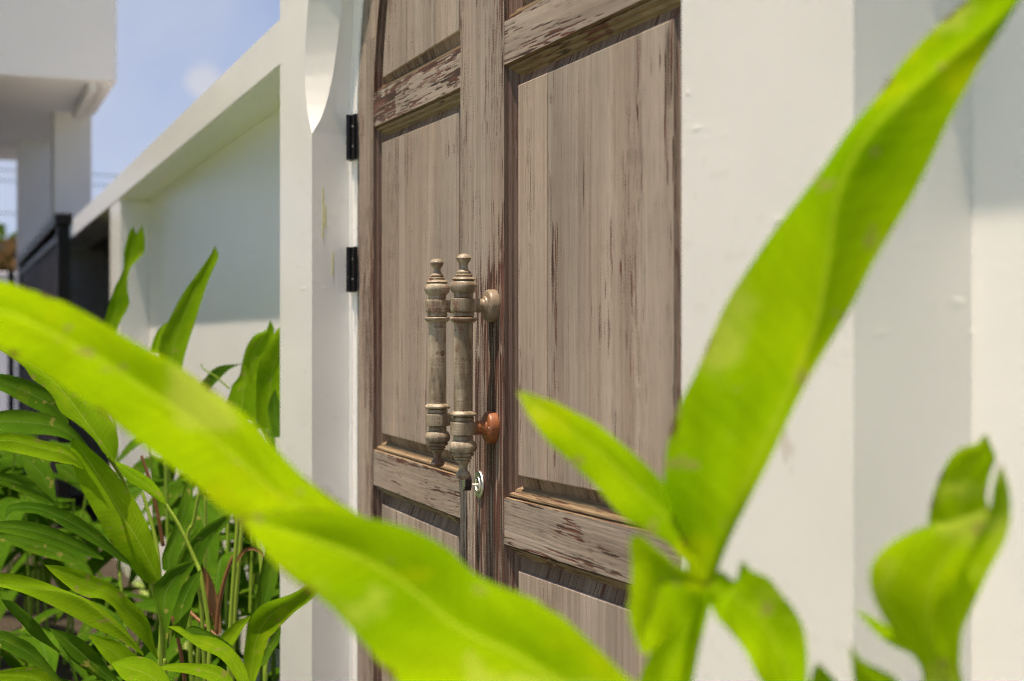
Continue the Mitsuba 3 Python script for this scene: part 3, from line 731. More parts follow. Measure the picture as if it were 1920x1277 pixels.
# ------------------------------------------------------------------ plants
LEAVES = [
('A', 'fore', [[-0.9184,-0.4494,0.9723,-0.9176,-0.4504,0.9705,-0.9134,-0.4527,0.9687],[-0.9341,-0.4648,0.9806,-0.933,-0.4666,0.9729,-0.9168,-0.4728,0.9656],[-0.9494,-0.4801,0.9903,-0.9482,-0.4829,0.9771,-0.9254,-0.4918,0.9641],[-0.969,-0.4937,1.001,-0.9627,-0.4991,0.9843,-0.9384,-0.5095,0.9664],[-0.9899,-0.5068,1.013,-0.9769,-0.5151,0.9933,-0.949,-0.5276,0.9713],[-1.01,-0.5192,1.028,-0.9904,-0.5302,1.005,-0.9552,-0.5456,0.9798],[-1.025,-0.5315,1.044,-1.003,-0.5443,1.019,-0.9585,-0.5624,0.9916],[-1.035,-0.5469,1.059,-1.014,-0.5588,1.033,-0.9642,-0.5768,1.006],[-1.043,-0.5636,1.073,-1.026,-0.5744,1.046,-0.974,-0.5917,1.018],[-1.05,-0.5815,1.086,-1.038,-0.5907,1.059,-0.9893,-0.6059,1.03],[-1.058,-0.6001,1.097,-1.05,-0.6077,1.071,-1.008,-0.6201,1.042],[-1.071,-0.6184,1.109,-1.062,-0.625,1.084,-1.026,-0.6351,1.055],[-1.087,-0.6367,1.12,-1.074,-0.6426,1.095,-1.039,-0.6511,1.067],[-1.104,-0.6558,1.131,-1.086,-0.6611,1.106,-1.048,-0.6682,1.079],[-1.12,-0.676,1.139,-1.099,-0.6802,1.116,-1.056,-0.6858,1.089],[-1.13,-0.6978,1.143,-1.111,-0.7004,1.123,-1.069,-0.7039,1.099],[-1.137,-0.72,1.146,-1.122,-0.7211,1.129,-1.087,-0.7224,1.109],[-1.14,-0.7421,1.143,-1.134,-0.7422,1.132,-1.112,-0.7421,1.117],[-1.146,-0.7633,1.137,-1.144,-0.7633,1.131,-1.135,-0.763,1.123],[-1.155,-0.7844,1.13,-1.155,-0.7844,1.129,-1.155,-0.7843,1.129]]),
('A', 'fore', [[-0.7393,-0.2997,0.8588,-0.7401,-0.3019,0.8552,-0.7375,-0.3075,0.8511],[-0.7554,-0.3073,0.8658,-0.7525,-0.3132,0.8587,-0.7423,-0.3252,0.8502],[-0.7751,-0.3135,0.872,-0.7652,-0.3246,0.8619,-0.7418,-0.3453,0.8505],[-0.7917,-0.3219,0.8795,-0.7779,-0.3364,0.8657,-0.7443,-0.3638,0.8507],[-0.8035,-0.3331,0.8887,-0.7902,-0.3486,0.8707,-0.7529,-0.3792,0.8509],[-0.811,-0.3465,0.8993,-0.802,-0.3611,0.8772,-0.7666,-0.3921,0.8525],[-0.8175,-0.3582,0.9119,-0.8134,-0.3725,0.8858,-0.78,-0.4049,0.8562],[-0.8259,-0.37,0.9239,-0.8246,-0.3846,0.895,-0.7898,-0.4189,0.8622],[-0.8382,-0.3811,0.9345,-0.8356,-0.3972,0.9041,-0.7946,-0.4346,0.8704],[-0.8538,-0.3927,0.9425,-0.8464,-0.4111,0.9124,-0.7972,-0.4508,0.8794],[-0.8696,-0.4064,0.9474,-0.8563,-0.4261,0.9193,-0.803,-0.4654,0.8885],[-0.8835,-0.4194,0.9545,-0.8662,-0.4401,0.9279,-0.8132,-0.4779,0.8974],[-0.8945,-0.4308,0.9673,-0.8765,-0.4522,0.9396,-0.8268,-0.4892,0.9064],[-0.8986,-0.4479,0.9774,-0.8848,-0.4654,0.9509,-0.8453,-0.4959,0.9175],[-0.9,-0.4667,0.9852,-0.8932,-0.4799,0.9606,-0.8624,-0.5043,0.929],[-0.9015,-0.4864,0.9899,-0.9011,-0.4952,0.9686,-0.8753,-0.5144,0.9414],[-0.9081,-0.5046,0.9933,-0.9102,-0.5115,0.9747,-0.8828,-0.5286,0.9519],[-0.9179,-0.5224,0.9945,-0.9186,-0.5278,0.9803,-0.8905,-0.542,0.9635],[-0.9281,-0.5402,0.9929,-0.9251,-0.5436,0.9856,-0.9067,-0.5514,0.9766],[-0.9308,-0.5592,0.9896,-0.9308,-0.5592,0.9896,-0.9308,-0.5592,0.9896]]),
('B', 'fore', [[-0.8881,-0.282,0.8966,-0.871,-0.2778,0.8996,-0.8674,-0.2684,0.8996],[-0.8818,-0.277,0.9237,-0.867,-0.2717,0.9245,-0.8655,-0.2628,0.9237],[-0.8768,-0.2732,0.9507,-0.8623,-0.2646,0.9491,-0.8623,-0.2583,0.9482],[-0.8794,-0.2776,0.977,-0.8534,-0.2587,0.9737,-0.8533,-0.2532,0.9723],[-0.8876,-0.2837,1.002,-0.8427,-0.2529,0.9979,-0.8395,-0.2485,0.9956],[-0.8905,-0.2809,1.028,-0.8345,-0.2457,1.021,-0.8286,-0.2423,1.018],[-0.8895,-0.2729,1.055,-0.8283,-0.2375,1.044,-0.8214,-0.2349,1.04],[-0.8847,-0.2617,1.079,-0.8232,-0.2283,1.067,-0.8176,-0.2257,1.062],[-0.8802,-0.2522,1.105,-0.8173,-0.2201,1.09,-0.8136,-0.2147,1.083],[-0.8739,-0.2425,1.129,-0.812,-0.2135,1.113,-0.8092,-0.2028,1.104],[-0.864,-0.2308,1.152,-0.8095,-0.2104,1.138,-0.805,-0.1915,1.125],[-0.8542,-0.22,1.174,-0.8076,-0.2079,1.163,-0.7998,-0.1827,1.146],[-0.8438,-0.2064,1.195,-0.8061,-0.2055,1.187,-0.7929,-0.173,1.167],[-0.8356,-0.1927,1.216,-0.8025,-0.1984,1.21,-0.7855,-0.1639,1.187],[-0.8294,-0.1796,1.238,-0.7971,-0.1868,1.231,-0.7798,-0.1554,1.208],[-0.8218,-0.164,1.258,-0.7911,-0.1704,1.249,-0.7769,-0.145,1.23],[-0.8155,-0.1499,1.279,-0.7839,-0.1533,1.265,-0.7746,-0.1337,1.251],[-0.8063,-0.1344,1.298,-0.7772,-0.1349,1.28,-0.7733,-0.1208,1.273],[-0.7955,-0.1194,1.315,-0.7704,-0.1165,1.296,-0.7705,-0.1077,1.294],[-0.7829,-0.105,1.331,-0.7644,-0.0996,1.313,-0.7654,-0.096,1.314],[-0.7692,-0.0887,1.343,-0.7606,-0.0851,1.333,-0.7605,-0.0843,1.334],[-0.7571,-0.0713,1.355,-0.7571,-0.0713,1.355,-0.7571,-0.0713,1.355]]),
('B', 'fore', [[-0.8639,-0.2679,0.9418,-0.8635,-0.2674,0.941,-0.8624,-0.2671,0.9402],[-0.8697,-0.2665,0.9554,-0.8705,-0.269,0.953,-0.869,-0.2734,0.9504],[-0.8766,-0.2652,0.9689,-0.878,-0.2712,0.9647,-0.8768,-0.2799,0.96],[-0.8861,-0.2647,0.982,-0.8859,-0.2748,0.9759,-0.885,-0.2873,0.9687],[-0.897,-0.2679,0.9937,-0.8949,-0.2812,0.9851,-0.8908,-0.2982,0.975],[-0.9048,-0.275,1.004,-0.9039,-0.2886,0.9943,-0.8964,-0.3081,0.9829],[-0.9107,-0.284,1.015,-0.9124,-0.2961,1.004,-0.9055,-0.3149,0.9922],[-0.9178,-0.293,1.025,-0.9209,-0.3037,1.014,-0.9172,-0.32,1.002],[-0.9281,-0.301,1.034,-0.9296,-0.3118,1.024,-0.9273,-0.3268,1.011],[-0.9399,-0.3093,1.043,-0.9386,-0.3206,1.032,-0.9342,-0.3354,1.021],[-0.9499,-0.3194,1.05,-0.9474,-0.3298,1.041,-0.9407,-0.3439,1.03],[-0.9569,-0.3315,1.057,-0.9561,-0.3392,1.05,-0.9509,-0.3502,1.041],[-0.9635,-0.3447,1.062,-0.9643,-0.3485,1.058,-0.9628,-0.3542,1.053],[-0.9719,-0.357,1.066,-0.9719,-0.357,1.066,-0.9719,-0.357,1.066]]),
('B', 'fore', [[-0.8628,-0.2669,0.9429,-0.8632,-0.2663,0.9415,-0.8629,-0.2661,0.9401],[-0.8614,-0.2797,0.9512,-0.8614,-0.274,0.943,-0.8571,-0.2705,0.9356],[-0.859,-0.2928,0.9597,-0.8595,-0.2819,0.9447,-0.8549,-0.2738,0.9307],[-0.8527,-0.3071,0.9691,-0.8576,-0.2899,0.9468,-0.8535,-0.2771,0.9259],[-0.848,-0.3202,0.9783,-0.8558,-0.2982,0.9493,-0.8476,-0.2838,0.9227],[-0.8467,-0.3278,0.9757,-0.8521,-0.3058,0.9466,-0.8404,-0.292,0.9204],[-0.8441,-0.3279,0.9636,-0.8457,-0.3107,0.9397,-0.837,-0.2984,0.9178],[-0.8382,-0.3301,0.9521,-0.8395,-0.316,0.9332,-0.8357,-0.3042,0.9153],[-0.8305,-0.3359,0.9415,-0.8339,-0.3224,0.9271,-0.8303,-0.3123,0.9141],[-0.8246,-0.3384,0.9304,-0.8278,-0.3277,0.9208,-0.8223,-0.3211,0.913],[-0.8206,-0.3371,0.9192,-0.8211,-0.3317,0.9146,-0.818,-0.3279,0.9108],[-0.8139,-0.3349,0.9092,-0.8139,-0.3349,0.9092,-0.8139,-0.3349,0.9092]]),
('B', 'fore', [[-0.8727,-0.3202,0.8114,-0.8652,-0.304,0.8118,-0.8418,-0.2959,0.8176],[-0.8733,-0.3171,0.829,-0.866,-0.3013,0.8288,-0.8432,-0.2935,0.8336],[-0.8738,-0.314,0.8466,-0.8667,-0.2987,0.8459,-0.8446,-0.2911,0.8496],[-0.8746,-0.3111,0.8643,-0.8676,-0.2959,0.863,-0.8458,-0.2886,0.8658],[-0.8753,-0.3076,0.8819,-0.8683,-0.2925,0.88,-0.8465,-0.2852,0.8819],[-0.8733,-0.3002,0.8984,-0.8672,-0.2869,0.8965,-0.8479,-0.2805,0.8978],[-0.8694,-0.2901,0.9131,-0.8647,-0.2799,0.9122,-0.8499,-0.275,0.9134],[-0.8648,-0.2791,0.9271,-0.8618,-0.2726,0.9275,-0.8523,-0.2695,0.9292],[-0.8612,-0.2702,0.9427,-0.8597,-0.267,0.9438,-0.8551,-0.2657,0.9454]]),
('B', 'fore', [[-0.8625,-0.2648,0.9408,-0.8626,-0.2649,0.9397,-0.8623,-0.2653,0.9388],[-0.8596,-0.2573,0.9507,-0.8601,-0.2613,0.9406,-0.8556,-0.2679,0.9315],[-0.8549,-0.2492,0.9448,-0.855,-0.2569,0.9342,-0.8486,-0.268,0.9249],[-0.8514,-0.2467,0.9578,-0.852,-0.2533,0.9374,-0.8421,-0.2656,0.9192],[-0.8429,-0.2436,0.9526,-0.8464,-0.2492,0.9318,-0.8397,-0.2604,0.9132],[-0.8347,-0.236,0.9482,-0.8405,-0.2433,0.9265,-0.8348,-0.2572,0.9074],[-0.8295,-0.2294,0.9385,-0.8346,-0.2392,0.9187,-0.8273,-0.2561,0.9018],[-0.8261,-0.2223,0.9283,-0.8293,-0.2358,0.9104,-0.8203,-0.2563,0.8956],[-0.8216,-0.2185,0.917,-0.8239,-0.2335,0.9017,-0.8169,-0.2539,0.8889],[-0.8151,-0.22,0.9055,-0.8185,-0.2327,0.893,-0.8156,-0.249,0.8821],[-0.8081,-0.2238,0.8943,-0.8132,-0.2326,0.8844,-0.8123,-0.2451,0.8761],[-0.8038,-0.2274,0.8827,-0.808,-0.2333,0.876,-0.806,-0.2428,0.871],[-0.8014,-0.2312,0.8709,-0.8029,-0.2345,0.8678,-0.8011,-0.2398,0.8656],[-0.7979,-0.2358,0.8597,-0.7979,-0.2358,0.8597,-0.7979,-0.2358,0.8597]]),
('B', 'fore', [[-0.8196,-0.2302,0.8168,-0.8214,-0.1978,0.8129,-0.8137,-0.1709,0.8122],[-0.822,-0.2268,0.8281,-0.8237,-0.1972,0.8248,-0.8167,-0.1727,0.8243],[-0.8245,-0.2234,0.8395,-0.826,-0.1966,0.8368,-0.8197,-0.1744,0.8365],[-0.827,-0.2199,0.8509,-0.8283,-0.196,0.8488,-0.8227,-0.1762,0.8487],[-0.8295,-0.2159,0.8623,-0.8306,-0.1955,0.8608,-0.8258,-0.1787,0.8609],[-0.8319,-0.2105,0.8735,-0.8327,-0.1957,0.8723,-0.8292,-0.1835,0.8723],[-0.8345,-0.2043,0.8844,-0.8349,-0.1968,0.8832,-0.8331,-0.1906,0.8825],[-0.8373,-0.1988,0.8916,-0.8373,-0.1988,0.8916,-0.8373,-0.1988,0.8916]]),
('C', 'fore', [[-0.8371,-0.1043,0.9418,-0.8336,-0.0875,0.9414,-0.819,-0.0794,0.9431],[-0.8403,-0.1049,0.9515,-0.8344,-0.0881,0.9509,-0.8203,-0.0777,0.9517],[-0.8424,-0.1062,0.9613,-0.8351,-0.0886,0.9603,-0.8189,-0.0781,0.9608],[-0.8418,-0.1086,0.9718,-0.8356,-0.0888,0.9699,-0.8163,-0.0794,0.9701],[-0.8402,-0.11,0.9823,-0.8357,-0.0887,0.9795,-0.8165,-0.0789,0.9789],[-0.8397,-0.1081,0.9925,-0.8352,-0.0883,0.9892,-0.8191,-0.0775,0.9874],[-0.8401,-0.1042,1.002,-0.8342,-0.0881,0.9986,-0.8203,-0.0784,0.9961],[-0.8391,-0.1001,1.012,-0.8329,-0.0858,1.008,-0.8179,-0.0786,1.005],[-0.8354,-0.0966,1.021,-0.8312,-0.0826,1.017,-0.8168,-0.0766,1.014],[-0.8309,-0.0913,1.028,-0.8287,-0.0785,1.025,-0.8184,-0.0722,1.022],[-0.8267,-0.0826,1.031,-0.8255,-0.077,1.03,-0.8213,-0.0738,1.03],[-0.8232,-0.0765,1.038,-0.8232,-0.0765,1.038,-0.8232,-0.0765,1.038]]),
('C', 'fore', [[-0.8091,-0.1498,0.8387,-0.8136,-0.1242,0.8351,-0.8153,-0.1142,0.8337],[-0.8078,-0.1471,0.8511,-0.8104,-0.1254,0.8463,-0.8104,-0.1177,0.8448],[-0.8051,-0.1452,0.8638,-0.8073,-0.1266,0.8574,-0.8071,-0.1201,0.8553],[-0.8013,-0.1447,0.8769,-0.8044,-0.1277,0.8685,-0.8053,-0.1212,0.8652],[-0.797,-0.1481,0.8906,-0.8022,-0.1293,0.8794,-0.8049,-0.1213,0.8748],[-0.7934,-0.1593,0.9023,-0.8013,-0.1322,0.8894,-0.8057,-0.1204,0.884],[-0.7911,-0.1709,0.9127,-0.8007,-0.1354,0.8992,-0.8047,-0.1209,0.8937],[-0.7902,-0.1797,0.9237,-0.7998,-0.138,0.9092,-0.802,-0.1224,0.9037],[-0.7897,-0.1865,0.9352,-0.7985,-0.1402,0.9194,-0.7996,-0.1234,0.9136],[-0.7885,-0.1912,0.9474,-0.7969,-0.142,0.9299,-0.7986,-0.1233,0.9231],[-0.7852,-0.1928,0.9601,-0.7943,-0.1427,0.9405,-0.7982,-0.1222,0.9324],[-0.7801,-0.1885,0.9707,-0.7901,-0.1418,0.9504,-0.7959,-0.1216,0.9419],[-0.7742,-0.1812,0.9784,-0.785,-0.1397,0.9595,-0.7908,-0.1219,0.9516],[-0.7692,-0.1721,0.9842,-0.7795,-0.1372,0.9678,-0.7831,-0.1235,0.9613],[-0.766,-0.1607,0.9876,-0.7737,-0.1344,0.9754,-0.7745,-0.1257,0.971],[-0.7638,-0.148,0.9895,-0.7677,-0.131,0.9823,-0.7675,-0.1256,0.9797],[-0.7605,-0.1365,0.993,-0.7619,-0.128,0.9897,-0.7621,-0.1249,0.9884],[-0.7564,-0.1261,0.9976,-0.7564,-0.1261,0.9976,-0.7564,-0.1261,0.9976]]),
('C', 'fore', [[-0.8069,-0.1247,0.8368,-0.8039,-0.1213,0.8373,-0.7987,-0.1197,0.8384],[-0.8045,-0.1252,0.8521,-0.8013,-0.1221,0.8526,-0.7966,-0.1202,0.8536],[-0.8023,-0.1255,0.8672,-0.7987,-0.1229,0.8679,-0.7939,-0.1213,0.869],[-0.7998,-0.1262,0.8824,-0.7961,-0.1238,0.8831,-0.7909,-0.1226,0.8843],[-0.7969,-0.1276,0.8976,-0.7937,-0.125,0.8983,-0.7885,-0.124,0.8995],[-0.7939,-0.1287,0.9127,-0.7911,-0.1257,0.9133,-0.7862,-0.1243,0.9144],[-0.7922,-0.1286,0.9274,-0.7881,-0.124,0.9276,-0.7815,-0.1214,0.9283],[-0.7907,-0.1267,0.9418,-0.7847,-0.1214,0.9416,-0.7758,-0.1183,0.942],[-0.7882,-0.1231,0.9556,-0.7807,-0.118,0.9554,-0.77,-0.1156,0.9558],[-0.7844,-0.1189,0.9691,-0.7764,-0.1137,0.9686,-0.7646,-0.1117,0.9689],[-0.7778,-0.1148,0.9818,-0.7717,-0.1097,0.9818,-0.7623,-0.1073,0.9822],[-0.7725,-0.1137,0.9959,-0.7681,-0.1091,0.996,-0.7612,-0.1065,0.9965],[-0.7685,-0.1142,1.01,-0.7655,-0.1109,1.01,-0.7605,-0.1092,1.011],[-0.7623,-0.1134,1.024,-0.7623,-0.1134,1.024,-0.7623,-0.1134,1.024]]),
('C', 'fore', [[-0.8022,-0.1303,0.8386,-0.8034,-0.1345,0.8369,-0.803,-0.1399,0.8358],[-0.8013,-0.1388,0.8507,-0.8029,-0.1444,0.848,-0.8023,-0.1516,0.846],[-0.8005,-0.1473,0.8628,-0.8024,-0.1543,0.8591,-0.8016,-0.1631,0.8561],[-0.7997,-0.1559,0.8747,-0.8019,-0.1641,0.8699,-0.8008,-0.1747,0.866],[-0.7991,-0.1649,0.8861,-0.8017,-0.1747,0.8797,-0.8003,-0.1872,0.8745],[-0.7986,-0.1782,0.8934,-0.8007,-0.1857,0.8891,-0.7997,-0.1951,0.8856],[-0.7976,-0.192,0.9008,-0.7983,-0.1949,0.8996,-0.7981,-0.1984,0.8987],[-0.7958,-0.2019,0.9118,-0.7958,-0.2019,0.9118,-0.7958,-0.2019,0.9118]]),
('C', 'fore', [[-0.8255,-0.1087,0.8801,-0.8254,-0.1092,0.8775,-0.8245,-0.1103,0.8751],[-0.8327,-0.1112,0.8873,-0.8328,-0.1123,0.8843,-0.8319,-0.1142,0.8817],[-0.84,-0.1138,0.8944,-0.8404,-0.1157,0.891,-0.8394,-0.1184,0.8879],[-0.8482,-0.1184,0.8992,-0.8487,-0.121,0.8949,-0.8475,-0.1247,0.891],[-0.8565,-0.1243,0.9022,-0.857,-0.1269,0.8983,-0.856,-0.1307,0.8947],[-0.8644,-0.1297,0.9071,-0.865,-0.1321,0.9037,-0.864,-0.1354,0.9006],[-0.8722,-0.1357,0.9114,-0.8725,-0.137,0.9095,-0.8721,-0.139,0.9078],[-0.88,-0.142,0.9155,-0.88,-0.142,0.9155,-0.88,-0.142,0.9155]]),
('C', 'fore', [[-0.829,-0.0975,0.8215,-0.8305,-0.0877,0.8201,-0.8273,-0.0816,0.8203],[-0.8273,-0.1028,0.8379,-0.8289,-0.0925,0.8365,-0.8255,-0.086,0.8367],[-0.8256,-0.108,0.8541,-0.8273,-0.0972,0.8528,-0.8237,-0.0904,0.853],[-0.8239,-0.1131,0.8703,-0.8256,-0.1021,0.869,-0.822,-0.0952,0.8692],[-0.8222,-0.1178,0.8864,-0.8239,-0.1073,0.8851,-0.8204,-0.1006,0.8851],[-0.8205,-0.1216,0.9025,-0.8219,-0.1129,0.9011,-0.819,-0.1074,0.9007],[-0.817,-0.1167,0.9157,-0.817,-0.1167,0.9157,-0.817,-0.1167,0.9157]]),
('D', 'bright', [[-4.646,-0.2999,1.111,-4.645,-0.2756,1.111,-4.636,-0.2569,1.111],[-4.647,-0.292,1.137,-4.646,-0.267,1.134,-4.637,-0.2468,1.137],[-4.648,-0.2842,1.163,-4.647,-0.2586,1.157,-4.637,-0.2361,1.163],[-4.648,-0.2766,1.189,-4.649,-0.2511,1.181,-4.637,-0.2224,1.188],[-4.649,-0.2693,1.215,-4.651,-0.2441,1.205,-4.637,-0.2123,1.214],[-4.652,-0.2614,1.241,-4.651,-0.2377,1.229,-4.642,-0.216,1.242],[-4.653,-0.2515,1.267,-4.652,-0.2318,1.253,-4.646,-0.2176,1.271],[-4.653,-0.2394,1.291,-4.653,-0.2262,1.278,-4.648,-0.2139,1.299],[-4.653,-0.2287,1.317,-4.655,-0.2206,1.302,-4.648,-0.2049,1.326],[-4.655,-0.2274,1.344,-4.659,-0.2144,1.327,-4.646,-0.1854,1.347],[-4.658,-0.2264,1.371,-4.662,-0.2066,1.351,-4.645,-0.1681,1.369],[-4.66,-0.2198,1.398,-4.663,-0.2001,1.375,-4.648,-0.1655,1.397],[-4.662,-0.2119,1.425,-4.664,-0.1953,1.4,-4.652,-0.1672,1.426],[-4.662,-0.1989,1.448,-4.664,-0.1888,1.424,-4.657,-0.1722,1.454]]),
('D', 'bright', [[-4.072,-0.2056,0.9977,-4.078,-0.1741,0.9973,-4.063,-0.1452,0.9974],[-4.079,-0.2012,1.034,-4.086,-0.1675,1.032,-4.07,-0.1368,1.031],[-4.087,-0.1967,1.07,-4.094,-0.1607,1.067,-4.077,-0.1279,1.064],[-4.094,-0.1897,1.105,-4.101,-0.152,1.101,-4.083,-0.1175,1.097],[-4.098,-0.1763,1.139,-4.106,-0.1396,1.135,-4.089,-0.1062,1.13],[-4.103,-0.1601,1.172,-4.109,-0.1259,1.168,-4.094,-0.0949,1.163],[-4.107,-0.1427,1.205,-4.112,-0.1119,1.201,-4.098,-0.0839,1.197],[-4.11,-0.1237,1.237,-4.115,-0.097,1.234,-4.103,-0.0729,1.23],[-4.113,-0.1021,1.267,-4.117,-0.0804,1.266,-4.107,-0.0607,1.264],[-4.115,-0.0801,1.297,-4.118,-0.0626,1.297,-4.11,-0.0468,1.296],[-4.118,-0.0585,1.328,-4.12,-0.0449,1.329,-4.114,-0.0328,1.329],[-4.123,-0.0394,1.361,-4.123,-0.0394,1.361,-4.123,-0.0394,1.361]]),
('D', 'bright', [[-4.289,-0.1962,1.063,-4.287,-0.1782,1.063,-4.276,-0.1611,1.063],[-4.296,-0.191,1.081,-4.294,-0.1754,1.079,-4.285,-0.1605,1.078],[-4.303,-0.1855,1.098,-4.301,-0.1716,1.096,-4.293,-0.1584,1.093],[-4.309,-0.178,1.115,-4.307,-0.1653,1.112,-4.3,-0.1534,1.108],[-4.314,-0.1685,1.131,-4.313,-0.1579,1.127,-4.307,-0.148,1.123],[-4.319,-0.156,1.144,-4.318,-0.1497,1.141,-4.314,-0.1438,1.138],[-4.322,-0.1401,1.154,-4.322,-0.1401,1.154,-4.322,-0.1401,1.154]]),
('E', 'bright', [[-3.842,-0.0328,0.8943,-3.851,0.0054,0.8931,-3.837,0.0396,0.8932],[-3.848,-0.0306,0.923,-3.855,0.0044,0.9208,-3.843,0.0357,0.9196],[-3.853,-0.0284,0.9519,-3.86,0.0036,0.9487,-3.849,0.0322,0.9461],[-3.858,-0.0256,0.9808,-3.865,0.0046,0.9767,-3.854,0.0316,0.9731],[-3.862,-0.0208,1.01,-3.868,0.0077,1.005,-3.858,0.0333,1.0],[-3.865,-0.0143,1.038,-3.871,0.0124,1.032,-3.862,0.0363,1.027],[-3.868,-0.0076,1.067,-3.874,0.0184,1.06,-3.865,0.0417,1.054],[-3.869,0.0036,1.094,-3.876,0.0289,1.087,-3.867,0.0513,1.079],[-3.869,0.0224,1.116,-3.874,0.0441,1.11,-3.866,0.0633,1.104],[-3.867,0.049,1.128,-3.87,0.0603,1.129,-3.866,0.0703,1.13],[-3.872,0.0605,1.155,-3.872,0.0605,1.155,-3.872,0.0605,1.155]]),
('E', 'bright', [[-3.727,-0.0034,0.8786,-3.735,0.0255,0.8775,-3.723,0.0507,0.8776],[-3.732,-0.0026,0.9114,-3.74,0.0289,0.9092,-3.728,0.0562,0.9082],[-3.737,-0.0017,0.9443,-3.746,0.0323,0.9411,-3.732,0.0617,0.9388],[-3.742,-0.0006,0.9773,-3.752,0.036,0.973,-3.737,0.0678,0.9695],[-3.746,0.0006,1.01,-3.757,0.0404,1.005,-3.741,0.0749,1.0],[-3.749,0.0079,1.043,-3.76,0.0477,1.036,-3.744,0.0821,1.031],[-3.751,0.0215,1.073,-3.761,0.0579,1.067,-3.747,0.0894,1.061],[-3.753,0.0365,1.103,-3.761,0.068,1.098,-3.749,0.0951,1.092],[-3.754,0.0565,1.13,-3.76,0.0778,1.127,-3.751,0.0962,1.124],[-3.756,0.0833,1.151,-3.756,0.0833,1.151,-3.756,0.0833,1.151]]),
('E', 'bright', [[-3.633,-0.103,0.9344,-3.604,-0.0678,0.917,-3.567,-0.0346,0.9001],[-3.631,-0.0968,0.9486,-3.605,-0.0647,0.9336,-3.571,-0.0344,0.9191],[-3.63,-0.0907,0.9629,-3.606,-0.0617,0.9503,-3.576,-0.0343,0.9381],[-3.629,-0.0858,0.9776,-3.608,-0.0593,0.9673,-3.58,-0.0342,0.9572],[-3.629,-0.0818,0.9925,-3.609,-0.0572,0.9843,-3.584,-0.0339,0.9764],[-3.625,-0.0723,1.004,-3.61,-0.0531,0.9998,-3.59,-0.0349,0.9954],[-3.62,-0.064,1.017,-3.611,-0.0516,1.015,-3.598,-0.0397,1.013],[-3.618,-0.0593,1.032,-3.613,-0.053,1.031,-3.607,-0.047,1.03],[-3.616,-0.0555,1.047,-3.616,-0.0555,1.047,-3.616,-0.0555,1.047]]),
('E', 'mid', [[-3.946,-0.1189,0.9737,-3.94,-0.1112,0.9629,-3.928,-0.1045,0.9523],[-3.927,-0.1083,0.9907,-3.921,-0.1005,0.979,-3.908,-0.0938,0.9675],[-3.908,-0.0978,1.008,-3.902,-0.0899,0.9949,-3.888,-0.0833,0.9825],[-3.888,-0.0864,1.024,-3.882,-0.079,1.01,-3.869,-0.0728,0.9975],[-3.866,-0.072,1.034,-3.862,-0.0669,1.024,-3.851,-0.0628,1.013],[-3.842,-0.0554,1.038,-3.84,-0.053,1.032,-3.834,-0.0512,1.026],[-3.818,-0.0386,1.039,-3.817,-0.0375,1.037,-3.816,-0.0366,1.035],[-3.796,-0.0221,1.043,-3.796,-0.0221,1.043,-3.796,-0.0221,1.043]]),
('E', 'mid', [[-3.591,0.0108,0.8655,-3.588,0.0266,0.8653,-3.58,0.0411,0.8655],[-3.599,0.0083,0.8852,-3.596,0.0253,0.885,-3.587,0.0409,0.8852],[-3.607,0.006,0.9049,-3.604,0.0238,0.9047,-3.594,0.0402,0.9049],[-3.615,0.0037,0.9248,-3.612,0.0213,0.9244,-3.602,0.0375,0.9243],[-3.621,0.0065,0.9449,-3.619,0.0206,0.944,-3.611,0.0335,0.9435],[-3.626,0.0134,0.9644,-3.624,0.0214,0.9633,-3.62,0.0288,0.9624],[-3.628,0.0247,0.9817,-3.628,0.0247,0.9817,-3.628,0.0247,0.9817]]),
('F', 'bright', [[-2.884,-0.4356,0.8706,-2.883,-0.4353,0.8718,-2.882,-0.4347,0.8726],[-2.885,-0.4544,0.8902,-2.877,-0.4504,0.8963,-2.857,-0.43,0.9037],[-2.88,-0.4705,0.9138,-2.87,-0.467,0.9197,-2.841,-0.4365,0.9346],[-2.875,-0.4898,0.9343,-2.862,-0.4839,0.9426,-2.829,-0.4517,0.9617],[-2.87,-0.5118,0.9513,-2.854,-0.5001,0.9657,-2.819,-0.47,0.9865],[-2.865,-0.533,0.969,-2.846,-0.5163,0.9886,-2.81,-0.4896,1.01],[-2.852,-0.5453,0.9941,-2.837,-0.5337,1.01,-2.806,-0.5098,1.031],[-2.842,-0.5619,1.015,-2.829,-0.5522,1.03,-2.801,-0.5315,1.051],[-2.835,-0.5831,1.03,-2.822,-0.5722,1.048,-2.795,-0.5548,1.068],[-2.824,-0.5987,1.053,-2.814,-0.5942,1.063,-2.792,-0.578,1.085],[-2.816,-0.6197,1.069,-2.808,-0.617,1.076,-2.787,-0.6026,1.099],[-2.806,-0.641,1.084,-2.8,-0.6396,1.088,-2.785,-0.629,1.106],[-2.796,-0.6618,1.099,-2.792,-0.6612,1.102,-2.784,-0.6558,1.112],[-2.785,-0.6823,1.114,-2.784,-0.6823,1.116,-2.783,-0.6823,1.118]]),
